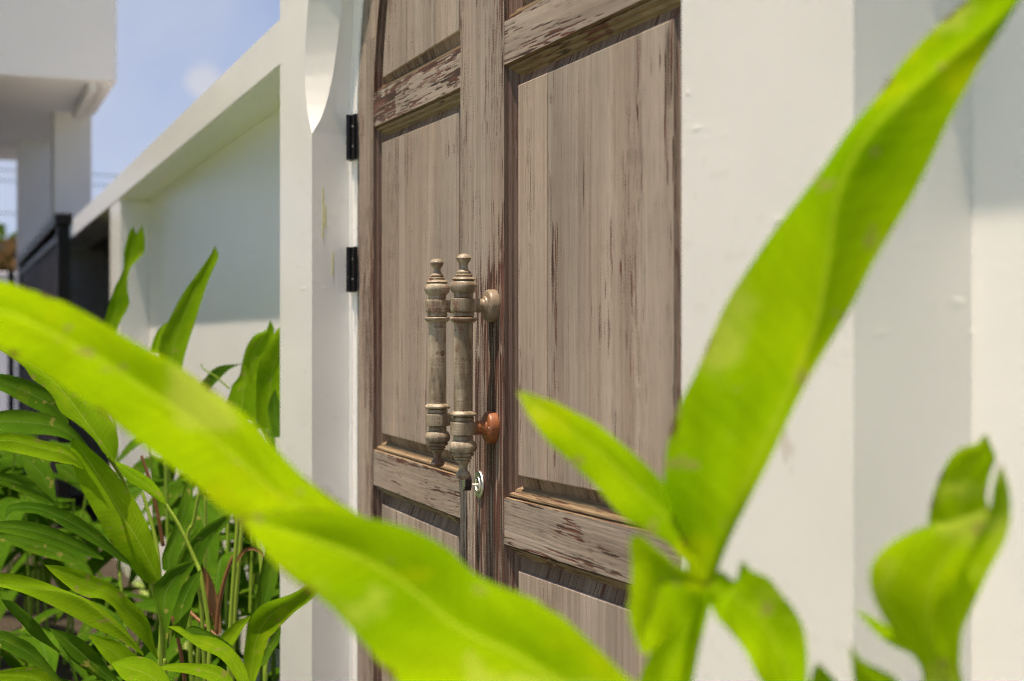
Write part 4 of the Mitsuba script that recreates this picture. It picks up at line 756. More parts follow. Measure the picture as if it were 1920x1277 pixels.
('F', 'bright', [[-2.905,-0.3479,0.6351,-2.904,-0.348,0.6371,-2.902,-0.3482,0.6392],[-2.913,-0.37,0.638,-2.903,-0.359,0.6601,-2.887,-0.3507,0.6673],[-2.917,-0.3898,0.6559,-2.901,-0.3703,0.6833,-2.876,-0.3562,0.6945],[-2.919,-0.4077,0.6761,-2.898,-0.3819,0.7063,-2.868,-0.3639,0.7206],[-2.919,-0.4243,0.6978,-2.896,-0.3941,0.7288,-2.861,-0.3736,0.7457],[-2.918,-0.4392,0.7208,-2.893,-0.4077,0.7504,-2.855,-0.3839,0.7703],[-2.915,-0.4531,0.7446,-2.89,-0.4215,0.7717,-2.85,-0.3949,0.7942],[-2.911,-0.4659,0.769,-2.887,-0.4338,0.7939,-2.848,-0.4085,0.8162],[-2.906,-0.4783,0.7937,-2.882,-0.4454,0.8165,-2.847,-0.4242,0.8363],[-2.902,-0.4905,0.8182,-2.878,-0.4582,0.8381,-2.845,-0.4388,0.8573],[-2.895,-0.5011,0.8435,-2.874,-0.4715,0.8594,-2.846,-0.455,0.8764],[-2.887,-0.5101,0.8694,-2.87,-0.4848,0.8804,-2.847,-0.4725,0.894],[-2.876,-0.5152,0.8962,-2.865,-0.4982,0.9013,-2.851,-0.4913,0.9095],[-2.858,-0.5113,0.9223,-2.858,-0.5113,0.9223,-2.858,-0.5113,0.9223]]),
('F', 'bright', [[-3.002,-0.324,0.7755,-3.001,-0.3233,0.7763,-3.0,-0.3227,0.7772],[-2.997,-0.3397,0.7845,-2.994,-0.3348,0.7898,-2.987,-0.3303,0.7954],[-2.991,-0.3542,0.7956,-2.986,-0.3473,0.8034,-2.976,-0.341,0.8117],[-2.984,-0.3687,0.8067,-2.978,-0.3606,0.8164,-2.966,-0.3532,0.8265],[-2.977,-0.3838,0.8166,-2.97,-0.3753,0.8274,-2.958,-0.3675,0.8386],[-2.969,-0.3987,0.8269,-2.963,-0.3905,0.8374,-2.95,-0.383,0.8483],[-2.959,-0.4115,0.8399,-2.954,-0.4048,0.8485,-2.944,-0.3986,0.8575],[-2.948,-0.4224,0.8548,-2.945,-0.4183,0.8598,-2.939,-0.4146,0.865],[-2.935,-0.4309,0.871,-2.935,-0.4309,0.871,-2.935,-0.4309,0.871]]),
('F', 'bright', [[-2.695,-0.5057,0.8756,-2.696,-0.5055,0.8772,-2.697,-0.5055,0.8788],[-2.685,-0.5266,0.8849,-2.692,-0.5217,0.8945,-2.696,-0.5182,0.9],[-2.677,-0.5482,0.8903,-2.689,-0.5414,0.9063,-2.695,-0.536,0.9159],[-2.672,-0.5694,0.8953,-2.686,-0.5632,0.9122,-2.692,-0.5585,0.9236],[-2.668,-0.5903,0.9009,-2.682,-0.5849,0.9182,-2.689,-0.581,0.9307],[-2.663,-0.6109,0.9069,-2.679,-0.6061,0.9255,-2.686,-0.6033,0.9379],[-2.66,-0.6312,0.9128,-2.675,-0.6276,0.9305,-2.682,-0.626,0.9419],[-2.659,-0.6515,0.9178,-2.67,-0.6493,0.9304,-2.676,-0.6487,0.9402],[-2.658,-0.6718,0.922,-2.665,-0.6707,0.929,-2.668,-0.6705,0.9349],[-2.658,-0.6919,0.9259,-2.66,-0.6919,0.9274,-2.66,-0.6919,0.929]]),
('F', 'mid', [[-2.892,-0.4633,0.8727,-2.894,-0.4631,0.8745,-2.895,-0.463,0.8764],[-2.885,-0.4847,0.8919,-2.89,-0.4827,0.897,-2.893,-0.481,0.9024],[-2.879,-0.5072,0.9092,-2.888,-0.5034,0.918,-2.891,-0.5,0.9272],[-2.873,-0.5322,0.9212,-2.886,-0.5271,0.9345,-2.892,-0.5225,0.9483],[-2.867,-0.5586,0.9266,-2.885,-0.5534,0.9443,-2.893,-0.5488,0.9628],[-2.864,-0.585,0.9293,-2.884,-0.5812,0.9487,-2.893,-0.5778,0.969],[-2.862,-0.6112,0.9316,-2.883,-0.609,0.9514,-2.893,-0.6072,0.972],[-2.862,-0.6371,0.934,-2.881,-0.6365,0.9517,-2.89,-0.6362,0.97],[-2.865,-0.6627,0.9373,-2.877,-0.6626,0.9477,-2.882,-0.6627,0.9584],[-2.87,-0.688,0.9412,-2.872,-0.688,0.943,-2.873,-0.688,0.9448]]),
('F', 'mid', [[-3.014,-0.5071,0.9376,-3.018,-0.5068,0.9414,-3.02,-0.5066,0.9454],[-3.002,-0.5319,0.9493,-3.014,-0.5247,0.961,-3.018,-0.5179,0.9731],[-2.992,-0.5562,0.9609,-3.01,-0.5443,0.9794,-3.017,-0.5329,0.9986],[-2.987,-0.5794,0.9733,-3.006,-0.5685,0.9929,-3.014,-0.558,1.013],[-2.984,-0.6017,0.987,-3.001,-0.593,1.005,-3.009,-0.5847,1.024],[-2.981,-0.6241,0.9999,-2.997,-0.6177,1.016,-3.003,-0.6116,1.033],[-2.979,-0.6473,1.01,-2.992,-0.6431,1.024,-2.998,-0.6392,1.037],[-2.979,-0.6706,1.02,-2.986,-0.6687,1.027,-2.99,-0.6667,1.034],[-2.98,-0.6939,1.029,-2.981,-0.6939,1.03,-2.982,-0.6939,1.031]]),
('F', 'mid', [[-3.234,-0.5152,0.7619,-3.234,-0.5152,0.763,-3.233,-0.5152,0.7641],[-3.227,-0.5287,0.7757,-3.223,-0.5236,0.7808,-3.216,-0.5187,0.7863],[-3.22,-0.5422,0.7893,-3.213,-0.532,0.7985,-3.2,-0.5222,0.8083],[-3.213,-0.5558,0.8026,-3.202,-0.5406,0.8159,-3.183,-0.5259,0.83],[-3.204,-0.5684,0.8169,-3.192,-0.5517,0.8327,-3.17,-0.5356,0.8492],[-3.191,-0.579,0.8332,-3.181,-0.5651,0.847,-3.162,-0.5517,0.8614],[-3.174,-0.5857,0.8517,-3.168,-0.578,0.859,-3.158,-0.5706,0.8666],[-3.155,-0.5894,0.8709,-3.155,-0.5894,0.8709,-3.155,-0.5894,0.8709]]),
('F', 'mid', [[-3.062,-0.4831,0.8157,-3.062,-0.4831,0.8176,-3.061,-0.4832,0.8197],[-3.06,-0.4948,0.8166,-3.057,-0.4906,0.8243,-3.051,-0.4867,0.8322],[-3.057,-0.5059,0.8205,-3.052,-0.4986,0.832,-3.043,-0.4918,0.844],[-3.052,-0.5159,0.8274,-3.047,-0.5072,0.8406,-3.036,-0.499,0.8543],[-3.045,-0.5238,0.8372,-3.041,-0.5165,0.8481,-3.032,-0.5096,0.8595],[-3.036,-0.5284,0.8491,-3.034,-0.5247,0.8547,-3.029,-0.5211,0.8605],[-3.027,-0.5325,0.8612,-3.027,-0.5325,0.8612,-3.027,-0.5325,0.8612]]),
('F', 'mid', [[-3.282,-0.506,0.7504,-3.284,-0.5059,0.7533,-3.286,-0.5058,0.7563],[-3.264,-0.5317,0.7606,-3.272,-0.5279,0.7698,-3.274,-0.5244,0.7794],[-3.248,-0.5566,0.7717,-3.258,-0.5508,0.7853,-3.263,-0.5453,0.7996],[-3.233,-0.5805,0.784,-3.245,-0.5747,0.7992,-3.25,-0.5692,0.8152],[-3.22,-0.6039,0.7959,-3.231,-0.5995,0.8098,-3.236,-0.5953,0.8243],[-3.208,-0.6272,0.8073,-3.217,-0.6244,0.8184,-3.221,-0.6217,0.8301],[-3.196,-0.6505,0.8174,-3.202,-0.6492,0.8245,-3.205,-0.6479,0.8319],[-3.186,-0.6737,0.827,-3.187,-0.6737,0.8289,-3.188,-0.6737,0.8308]]),
('F', 'mid', [[-2.819,-0.4106,0.6848,-2.821,-0.4104,0.6863,-2.821,-0.4103,0.688],[-2.809,-0.433,0.6976,-2.815,-0.4304,0.7032,-2.817,-0.4282,0.7092],[-2.8,-0.4535,0.713,-2.808,-0.4505,0.7205,-2.812,-0.4479,0.7288],[-2.791,-0.4741,0.7277,-2.802,-0.4702,0.7377,-2.807,-0.4669,0.7486],[-2.783,-0.4948,0.7416,-2.796,-0.4905,0.754,-2.802,-0.4867,0.7673],[-2.775,-0.5151,0.7555,-2.789,-0.5114,0.7689,-2.796,-0.5083,0.7833],[-2.768,-0.5351,0.7691,-2.783,-0.533,0.7822,-2.79,-0.5313,0.7964],[-2.763,-0.5551,0.782,-2.776,-0.5551,0.7934,-2.783,-0.5556,0.8056],[-2.758,-0.5754,0.7937,-2.769,-0.5776,0.8027,-2.776,-0.5802,0.8123],[-2.752,-0.5975,0.7985,-2.764,-0.601,0.8067,-2.77,-0.6048,0.8154],[-2.748,-0.6196,0.8009,-2.757,-0.6236,0.8051,-2.762,-0.6278,0.8097],[-2.745,-0.6347,0.7877,-2.745,-0.6347,0.7877,-2.745,-0.6347,0.7877]]),
('F', 'mid', [[-2.991,-0.444,0.6738,-2.994,-0.4438,0.6763,-2.995,-0.4436,0.679],[-2.978,-0.4751,0.6847,-2.986,-0.4724,0.6925,-2.99,-0.47,0.7009],[-2.966,-0.5051,0.6966,-2.978,-0.5013,0.7081,-2.984,-0.4978,0.7204],[-2.955,-0.5343,0.7096,-2.969,-0.5303,0.723,-2.976,-0.5268,0.7373],[-2.946,-0.5631,0.7218,-2.96,-0.5598,0.7357,-2.968,-0.5568,0.7507],[-2.937,-0.592,0.7322,-2.951,-0.5897,0.7455,-2.959,-0.5877,0.7598],[-2.93,-0.6208,0.7405,-2.942,-0.6197,0.7515,-2.949,-0.6189,0.7631],[-2.925,-0.6495,0.7469,-2.932,-0.6493,0.7538,-2.937,-0.6493,0.7612],[-2.92,-0.6781,0.7508,-2.922,-0.6781,0.7524,-2.923,-0.6781,0.7541]]),
('F', 'mid', [[-3.107,-0.4717,0.6472,-3.111,-0.4714,0.6507,-3.114,-0.4713,0.6544],[-3.099,-0.5039,0.6574,-3.109,-0.501,0.6663,-3.114,-0.4985,0.6759],[-3.092,-0.5354,0.6679,-3.106,-0.5312,0.6806,-3.113,-0.5275,0.6942],[-3.088,-0.5658,0.68,-3.102,-0.5619,0.6937,-3.11,-0.5584,0.7083],[-3.085,-0.5956,0.6926,-3.098,-0.5929,0.7049,-3.105,-0.5903,0.7181],[-3.084,-0.6253,0.7041,-3.094,-0.624,0.7133,-3.099,-0.6228,0.7231],[-3.083,-0.6559,0.7109,-3.09,-0.6553,0.7167,-3.093,-0.6549,0.7228],[-3.083,-0.6863,0.7163,-3.085,-0.6863,0.718,-3.086,-0.6863,0.7198]]),
('F', 'bright', [[-2.599,-0.3922,0.5551,-2.599,-0.3912,0.5557,-2.6,-0.3904,0.5564],[-2.591,-0.4076,0.5762,-2.595,-0.4022,0.5788,-2.596,-0.3971,0.5821],[-2.583,-0.4234,0.5969,-2.591,-0.4126,0.6017,-2.592,-0.4026,0.6078],[-2.576,-0.441,0.6152,-2.588,-0.4259,0.6228,-2.59,-0.4117,0.6322],[-2.573,-0.4565,0.6343,-2.584,-0.4422,0.6423,-2.586,-0.4289,0.6521],[-2.57,-0.4686,0.6554,-2.579,-0.4577,0.6624,-2.581,-0.4475,0.6708],[-2.566,-0.4869,0.6702,-2.577,-0.4757,0.6789,-2.579,-0.4652,0.6891],[-2.563,-0.5095,0.6743,-2.577,-0.4977,0.6869,-2.58,-0.4867,0.7012],[-2.561,-0.5299,0.6848,-2.575,-0.5191,0.6975,-2.579,-0.509,0.712],[-2.561,-0.5477,0.6994,-2.572,-0.5395,0.7098,-2.575,-0.5318,0.7215],[-2.561,-0.5644,0.7151,-2.568,-0.5597,0.7214,-2.57,-0.5552,0.7284],[-2.563,-0.5789,0.7325,-2.563,-0.5789,0.7325,-2.563,-0.5789,0.7325]]),
('F', 'bright', [[-2.555,-0.4206,0.5725,-2.557,-0.4201,0.5738,-2.558,-0.4197,0.5753],[-2.549,-0.4443,0.5918,-2.554,-0.4388,0.5988,-2.557,-0.437,0.6017],[-2.543,-0.4687,0.6089,-2.551,-0.4599,0.6211,-2.556,-0.4571,0.6257],[-2.537,-0.4941,0.6235,-2.549,-0.4817,0.6422,-2.556,-0.4782,0.6482],[-2.533,-0.5188,0.6382,-2.547,-0.5041,0.6624,-2.555,-0.5019,0.6675],[-2.531,-0.5425,0.6534,-2.544,-0.5279,0.6803,-2.553,-0.5287,0.6817],[-2.529,-0.5663,0.6679,-2.542,-0.5548,0.6903,-2.55,-0.5556,0.6949],[-2.528,-0.5902,0.6818,-2.54,-0.5823,0.6962,-2.548,-0.5823,0.7077],[-2.526,-0.6145,0.6941,-2.539,-0.6097,0.7018,-2.545,-0.6096,0.718],[-2.525,-0.6396,0.7031,-2.537,-0.6368,0.7067,-2.543,-0.6373,0.7246],[-2.526,-0.6651,0.7086,-2.534,-0.6638,0.7107,-2.538,-0.6648,0.7228],[-2.529,-0.6907,0.7121,-2.531,-0.6906,0.7134,-2.532,-0.6906,0.7149]]),
('F', 'mid', [[-2.443,-0.5505,0.5449,-2.445,-0.5473,0.5457,-2.446,-0.5443,0.5469],[-2.438,-0.5659,0.5611,-2.442,-0.5626,0.5638,-2.443,-0.5593,0.5672],[-2.433,-0.5813,0.5771,-2.439,-0.5777,0.5819,-2.441,-0.5742,0.5874],[-2.427,-0.5973,0.5924,-2.436,-0.5926,0.5996,-2.439,-0.5882,0.6079],[-2.422,-0.6146,0.6051,-2.434,-0.6091,0.6151,-2.439,-0.604,0.6264],[-2.419,-0.6319,0.6168,-2.432,-0.6278,0.6275,-2.437,-0.6239,0.6398],[-2.416,-0.6495,0.6277,-2.429,-0.6467,0.639,-2.436,-0.6442,0.6518],[-2.417,-0.6679,0.6348,-2.426,-0.6669,0.6425,-2.431,-0.6661,0.6512],[-2.42,-0.6865,0.6403,-2.423,-0.6865,0.6422,-2.424,-0.6864,0.6442]]),
('F', 'mid', [[-2.709,-0.5446,0.5548,-2.711,-0.5437,0.5563,-2.711,-0.5428,0.5578],[-2.699,-0.5609,0.57,-2.701,-0.5588,0.5725,-2.702,-0.5568,0.5754],[-2.688,-0.5783,0.5831,-2.693,-0.5736,0.5881,-2.694,-0.569,0.5939],[-2.677,-0.5943,0.5975,-2.683,-0.5875,0.6045,-2.685,-0.581,0.6125],[-2.667,-0.6067,0.6156,-2.673,-0.6007,0.6222,-2.675,-0.5949,0.6295],[-2.657,-0.6203,0.6323,-2.663,-0.6147,0.6387,-2.664,-0.6093,0.6459],[-2.648,-0.6331,0.6493,-2.652,-0.6289,0.6544,-2.654,-0.6249,0.6602],[-2.641,-0.6436,0.6673,-2.641,-0.6436,0.6673,-2.641,-0.6436,0.6673]]),
('F', 'mid', [[-2.564,-0.4457,0.5094,-2.567,-0.4454,0.512,-2.569,-0.4452,0.515],[-2.562,-0.4648,0.5214,-2.567,-0.4618,0.5263,-2.57,-0.4591,0.5319],[-2.559,-0.4837,0.5338,-2.568,-0.478,0.5408,-2.571,-0.4727,0.549],[-2.556,-0.502,0.5469,-2.568,-0.4933,0.5561,-2.572,-0.4852,0.5669],[-2.554,-0.5195,0.5606,-2.568,-0.5089,0.5713,-2.573,-0.4988,0.584],[-2.553,-0.5355,0.5758,-2.567,-0.5246,0.5868,-2.572,-0.5142,0.5997],[-2.554,-0.5491,0.5927,-2.566,-0.5403,0.6019,-2.57,-0.5319,0.6126],[-2.557,-0.5608,0.6105,-2.563,-0.5562,0.6154,-2.566,-0.5518,0.6211],[-2.561,-0.5718,0.6286,-2.561,-0.5718,0.6286,-2.561,-0.5718,0.6286]]),
('F', 'bright', [[-2.392,-0.5571,0.5414,-2.395,-0.5569,0.5437,-2.397,-0.5568,0.5464],[-2.382,-0.5757,0.5541,-2.39,-0.5715,0.5607,-2.394,-0.5676,0.5685],[-2.373,-0.5941,0.5661,-2.385,-0.5879,0.5761,-2.39,-0.5822,0.5878],[-2.366,-0.6128,0.5756,-2.381,-0.607,0.5874,-2.387,-0.6015,0.6011],[-2.363,-0.6317,0.5829,-2.376,-0.6275,0.5931,-2.381,-0.6235,0.6048],[-2.362,-0.6504,0.5892,-2.37,-0.6477,0.5961,-2.374,-0.645,0.6039],[-2.36,-0.6691,0.5955,-2.364,-0.6676,0.599,-2.366,-0.6662,0.603],[-2.357,-0.6876,0.602,-2.359,-0.6875,0.6031,-2.359,-0.6875,0.6045]]),
('F', 'bright', [[-2.468,-0.4185,0.5283,-2.471,-0.4181,0.5308,-2.472,-0.4179,0.5338],[-2.467,-0.4343,0.5376,-2.474,-0.4288,0.5436,-2.476,-0.4238,0.5507],[-2.466,-0.4499,0.5473,-2.477,-0.4394,0.5566,-2.48,-0.4297,0.5677],[-2.466,-0.4639,0.5589,-2.479,-0.4501,0.5704,-2.483,-0.4372,0.5842],[-2.468,-0.4759,0.572,-2.481,-0.4622,0.5838,-2.485,-0.4495,0.5979],[-2.47,-0.4874,0.5852,-2.483,-0.4753,0.5962,-2.487,-0.464,0.6092],[-2.474,-0.4983,0.5986,-2.485,-0.4889,0.6075,-2.488,-0.4801,0.618],[-2.48,-0.5074,0.6129,-2.485,-0.5023,0.6177,-2.487,-0.4975,0.6234],[-2.486,-0.5151,0.6279,-2.486,-0.5151,0.6279,-2.486,-0.5151,0.6279]]),
('F', 'mid', [[-2.645,-0.3732,0.5443,-2.646,-0.3722,0.5441,-2.645,-0.3712,0.5441],[-2.657,-0.3723,0.5638,-2.658,-0.3701,0.5617,-2.658,-0.3681,0.56],[-2.669,-0.3719,0.5836,-2.671,-0.3683,0.5795,-2.67,-0.365,0.576],[-2.682,-0.3742,0.6033,-2.685,-0.3674,0.5971,-2.682,-0.3613,0.592],[-2.695,-0.3785,0.6227,-2.699,-0.3666,0.6145,-2.695,-0.3558,0.6078],[-2.708,-0.3846,0.6419,-2.714,-0.3657,0.6315,-2.707,-0.3485,0.6233],[-2.719,-0.3823,0.6616,-2.726,-0.3606,0.649,-2.718,-0.3409,0.639],[-2.727,-0.3671,0.6768,-2.733,-0.3491,0.6648,-2.726,-0.3329,0.6549],[-2.735,-0.3505,0.6909,-2.74,-0.336,0.6796,-2.735,-0.323,0.67],[-2.741,-0.3287,0.6964,-2.744,-0.3194,0.6898,-2.741,-0.3111,0.6842],[-2.748,-0.3053,0.6978,-2.748,-0.3053,0.6978,-2.748,-0.3053,0.6978]]),
('F', 'mid', [[-2.721,-0.3449,0.5664,-2.72,-0.338,0.5661,-2.716,-0.3315,0.5664],[-2.733,-0.3464,0.5844,-2.732,-0.3356,0.5827,-2.725,-0.3253,0.5818],[-2.746,-0.3467,0.6027,-2.744,-0.3325,0.5994,-2.735,-0.3191,0.5973],[-2.756,-0.3431,0.6212,-2.754,-0.3275,0.6164,-2.745,-0.3129,0.6129],[-2.766,-0.3348,0.6386,-2.764,-0.3201,0.6331,-2.755,-0.3064,0.6287],[-2.773,-0.3223,0.654,-2.771,-0.3104,0.6488,-2.764,-0.2994,0.6444],[-2.779,-0.3063,0.6664,-2.778,-0.2994,0.6632,-2.774,-0.293,0.6604],[-2.785,-0.2887,0.6772,-2.785,-0.2887,0.6772,-2.785,-0.2887,0.6772]]),
('F', 'bright', [[-2.442,-0.261,0.5045,-2.443,-0.2599,0.5043,-2.443,-0.2589,0.5042],[-2.452,-0.2695,0.5193,-2.456,-0.2635,0.5207,-2.457,-0.258,0.5226],[-2.463,-0.2778,0.534,-2.469,-0.2683,0.5371,-2.471,-0.2595,0.5411],[-2.475,-0.2861,0.5485,-2.483,-0.275,0.5532,-2.486,-0.2647,0.559],[-2.489,-0.2947,0.5626,-2.497,-0.2837,0.5685,-2.5,-0.2735,0.5755],[-2.504,-0.3064,0.5734,-2.513,-0.2961,0.5805,-2.516,-0.2867,0.5887],[-2.52,-0.3217,0.5794,-2.529,-0.312,0.5877,-2.534,-0.3031,0.5972],[-2.538,-0.3362,0.5858,-2.546,-0.3288,0.5925,-2.549,-0.3222,0.6002],[-2.557,-0.3488,0.5952,-2.562,-0.3451,0.5988,-2.563,-0.3417,0.6028],[-2.574,-0.3624,0.6048,-2.578,-0.36,0.6088,-2.58,-0.3578,0.6132],[-2.594,-0.3768,0.612,-2.594,-0.3768,0.612,-2.594,-0.3768,0.612]]),
('F', 'mid', [[-2.622,-0.2555,0.5576,-2.623,-0.2553,0.5591,-2.624,-0.2552,0.5607],[-2.622,-0.2705,0.5636,-2.625,-0.269,0.567,-2.626,-0.2679,0.5708],[-2.623,-0.2854,0.5695,-2.627,-0.283,0.5747,-2.629,-0.281,0.5804],[-2.624,-0.3,0.5754,-2.629,-0.2973,0.5815,-2.631,-0.2951,0.5882],[-2.626,-0.3146,0.5814,-2.631,-0.3117,0.5883,-2.634,-0.3094,0.5959],[-2.628,-0.3284,0.5887,-2.633,-0.3261,0.595,-2.635,-0.3243,0.6019],[-2.633,-0.3401,0.598,-2.633,-0.3401,0.5985,-2.634,-0.34,0.5989]]),
('F', 'bright', [[-2.378,-0.2929,0.5218,-2.38,-0.291,0.5228,-2.381,-0.2894,0.5242],[-2.388,-0.3052,0.5328,-2.394,-0.2991,0.5367,-2.396,-0.2939,0.5416],[-2.399,-0.3175,0.5438,-2.408,-0.3082,0.5504,-2.411,-0.3,0.5586],[-2.412,-0.3306,0.5525,-2.423,-0.3213,0.5609,-2.426,-0.3131,0.571],[-2.428,-0.3454,0.5573,-2.438,-0.3379,0.5653,-2.442,-0.3315,0.575],[-2.445,-0.3608,0.5599,-2.454,-0.3554,0.5666,-2.456,-0.3509,0.5746],[-2.462,-0.3768,0.561,-2.469,-0.3733,0.5669,-2.472,-0.3704,0.5737],[-2.479,-0.3928,0.5618,-2.484,-0.3912,0.5657,-2.486,-0.39,0.5704],[-2.499,-0.4089,0.5619,-2.499,-0.4089,0.5619,-2.499,-0.4089,0.5619]]),
('F', 'bright', [[-2.374,-0.3936,0.5284,-2.375,-0.3919,0.5295,-2.376,-0.3902,0.5307],[-2.382,-0.4055,0.5358,-2.387,-0.3994,0.5404,-2.39,-0.3937,0.5457],[-2.39,-0.4176,0.543,-2.399,-0.4074,0.5513,-2.404,-0.3977,0.5607],[-2.398,-0.43,0.5491,-2.412,-0.4172,0.5609,-2.419,-0.4051,0.5744],[-2.409,-0.4428,0.554,-2.425,-0.4291,0.5689,-2.434,-0.4161,0.5858],[-2.421,-0.4557,0.5578,-2.438,-0.4429,0.5741,-2.448,-0.4309,0.5923],[-2.436,-0.4673,0.563,-2.451,-0.4574,0.5772,-2.459,-0.448,0.5931],[-2.454,-0.475,0.5722,-2.462,-0.4699,0.5801,-2.467,-0.4653,0.5889],[-2.473,-0.4819,0.5818,-2.473,-0.4819,0.5818,-2.473,-0.4819,0.5818]]),
('G', 'bright', [[-2.861,-0.2447,0.5142,-2.863,-0.234,0.5131,-2.86,-0.2241,0.513],[-2.868,-0.2429,0.5287,-2.87,-0.2279,0.5235,-2.866,-0.2138,0.5196],[-2.873,-0.2326,0.5396,-2.876,-0.2187,0.5335,-2.872,-0.2058,0.5284],[-2.878,-0.2197,0.5485,-2.88,-0.2088,0.5428,-2.877,-0.1987,0.538],[-2.883,-0.2067,0.5573,-2.885,-0.1984,0.5519,-2.882,-0.1908,0.5472],[-2.887,-0.1916,0.5629,-2.888,-0.1869,0.5594,-2.887,-0.1826,0.5562],[-2.892,-0.1753,0.566,-2.892,-0.1753,0.566,-2.892,-0.1753,0.566]]),
('G', 'bright', [[-2.692,-0.216,0.4331,-2.693,-0.2121,0.4324,-2.692,-0.2087,0.4324],[-2.704,-0.2164,0.4586,-2.707,-0.2107,0.4562,-2.705,-0.2058,0.4547],[-2.717,-0.2177,0.4844,-2.721,-0.2088,0.48,-2.718,-0.201,0.4771],[-2.728,-0.221,0.5105,-2.735,-0.2044,0.5029,-2.731,-0.1898,0.4978],[-2.739,-0.2173,0.5368,-2.747,-0.1982,0.5271,-2.742,-0.1816,0.5202],[-2.748,-0.2103,0.5629,-2.758,-0.1898,0.5512,-2.753,-0.172,0.5424],[-2.756,-0.2009,0.5888,-2.768,-0.1752,0.5723,-2.762,-0.1531,0.5593],[-2.761,-0.181,0.6084,-2.774,-0.1553,0.5904,-2.768,-0.1334,0.5759],[-2.766,-0.1529,0.617,-2.777,-0.1314,0.6032,-2.771,-0.1131,0.592],[-2.771,-0.1238,0.6236,-2.779,-0.1057,0.6135,-2.774,-0.0904,0.6055],[-2.776,-0.0968,0.6361,-2.782,-0.0831,0.6291,-2.778,-0.0715,0.6236],[-2.782,-0.0717,0.6524,-2.786,-0.0642,0.6487,-2.784,-0.0579,0.6458],[-2.79,-0.0468,0.6695,-2.79,-0.0468,0.6695,-2.79,-0.0468,0.6695]]),
('G', 'mid', [[-2.847,-0.1693,0.4772,-2.846,-0.1637,0.4769,-2.843,-0.1586,0.4772],[-2.853,-0.1624,0.4921,-2.852,-0.1555,0.4908,-2.848,-0.1492,0.4901],[-2.858,-0.1544,0.5066,-2.857,-0.1467,0.5045,-2.853,-0.1397,0.5031],[-2.863,-0.1442,0.5201,-2.862,-0.1365,0.5175,-2.857,-0.1294,0.5157],[-2.867,-0.1334,0.5332,-2.866,-0.1283,0.5316,-2.864,-0.1237,0.5303],[-2.871,-0.1217,0.5458,-2.871,-0.1217,0.5458,-2.871,-0.1217,0.5458]]),
('G', 'mid', [[-3.094,-0.148,0.4748,-3.094,-0.1426,0.4743,-3.093,-0.1377,0.4742],[-3.099,-0.1449,0.5029,-3.1,-0.1357,0.5015,-3.098,-0.1273,0.501],[-3.103,-0.1374,0.5302,-3.105,-0.1267,0.5287,-3.102,-0.1169,0.528],[-3.107,-0.1275,0.5569,-3.109,-0.1163,0.5556,-3.106,-0.1062,0.5552],[-3.111,-0.1194,0.5844,-3.113,-0.1067,0.5829,-3.11,-0.0952,0.5823],[-3.116,-0.1133,0.6125,-3.118,-0.098,0.6104,-3.114,-0.0841,0.6094],[-3.122,-0.1069,0.6404,-3.124,-0.0962,0.639,-3.121,-0.0863,0.6382],[-3.129,-0.0951,0.6662,-3.129,-0.0951,0.6662,-3.129,-0.0951,0.6662]]),
('G', 'mid', [[-2.985,-0.1383,0.5668,-2.984,-0.1324,0.5665,-2.98,-0.1271,0.5668],[-2.992,-0.1353,0.5842,-2.991,-0.1259,0.5824,-2.986,-0.1175,0.5813],[-3.0,-0.1317,0.6017,-2.999,-0.1198,0.5987,-2.991,-0.1092,0.5967],[-3.007,-0.1261,0.6189,-3.005,-0.1136,0.6153,-2.998,-0.1024,0.6127],[-3.013,-0.1191,0.6358,-3.012,-0.1082,0.6322,-3.005,-0.0985,0.6295],[-3.018,-0.1083,0.6509,-3.017,-0.102,0.6485,-3.013,-0.0963,0.6465],[-3.021,-0.0942,0.6637,-3.021,-0.0942,0.6637,-3.021,-0.0942,0.6637]]),
('G', 'mid', [[-3.239,-0.2637,0.6175,-3.243,-0.242,0.6158,-3.236,-0.2219,0.6157],[-3.244,-0.2555,0.639,-3.248,-0.2352,0.6357,-3.242,-0.2163,0.6338],[-3.248,-0.2439,0.6588,-3.251,-0.2263,0.6547,-3.246,-0.2099,0.6517],[-3.251,-0.2292,0.6767,-3.254,-0.2135,0.6716,-3.249,-0.199,0.6675],[-3.252,-0.2125,0.693,-3.255,-0.1982,0.6865,-3.251,-0.185,0.6809],[-3.253,-0.1935,0.7067,-3.256,-0.1816,0.7,-3.253,-0.1707,0.694],[-3.254,-0.1722,0.717,-3.256,-0.1644,0.7122,-3.254,-0.1573,0.708],[-3.256,-0.1501,0.7261,-3.256,-0.1501,0.7261,-3.256,-0.1501,0.7261]]),
('G', 'mid', [[-3.181,-0.2346,0.6241,-3.181,-0.2306,0.624,-3.178,-0.2268,0.6241],[-3.188,-0.2315,0.6423,-3.187,-0.2259,0.6414,-3.184,-0.2208,0.6408],[-3.192,-0.2228,0.6589,-3.191,-0.2182,0.6579,-3.189,-0.2139,0.6573],[-3.196,-0.2116,0.6741,-3.195,-0.2071,0.6727,-3.192,-0.2029,0.6715],[-3.199,-0.1994,0.6887,-3.198,-0.1945,0.6863,-3.195,-0.1899,0.6842],[-3.201,-0.1862,0.7025,-3.201,-0.1815,0.6998,-3.198,-0.1773,0.6974],[-3.204,-0.172,0.7155,-3.203,-0.1687,0.7134,-3.201,-0.1656,0.7115],[-3.205,-0.1569,0.7276,-3.205,-0.1569,0.7276,-3.205,-0.1569,0.7276]]),
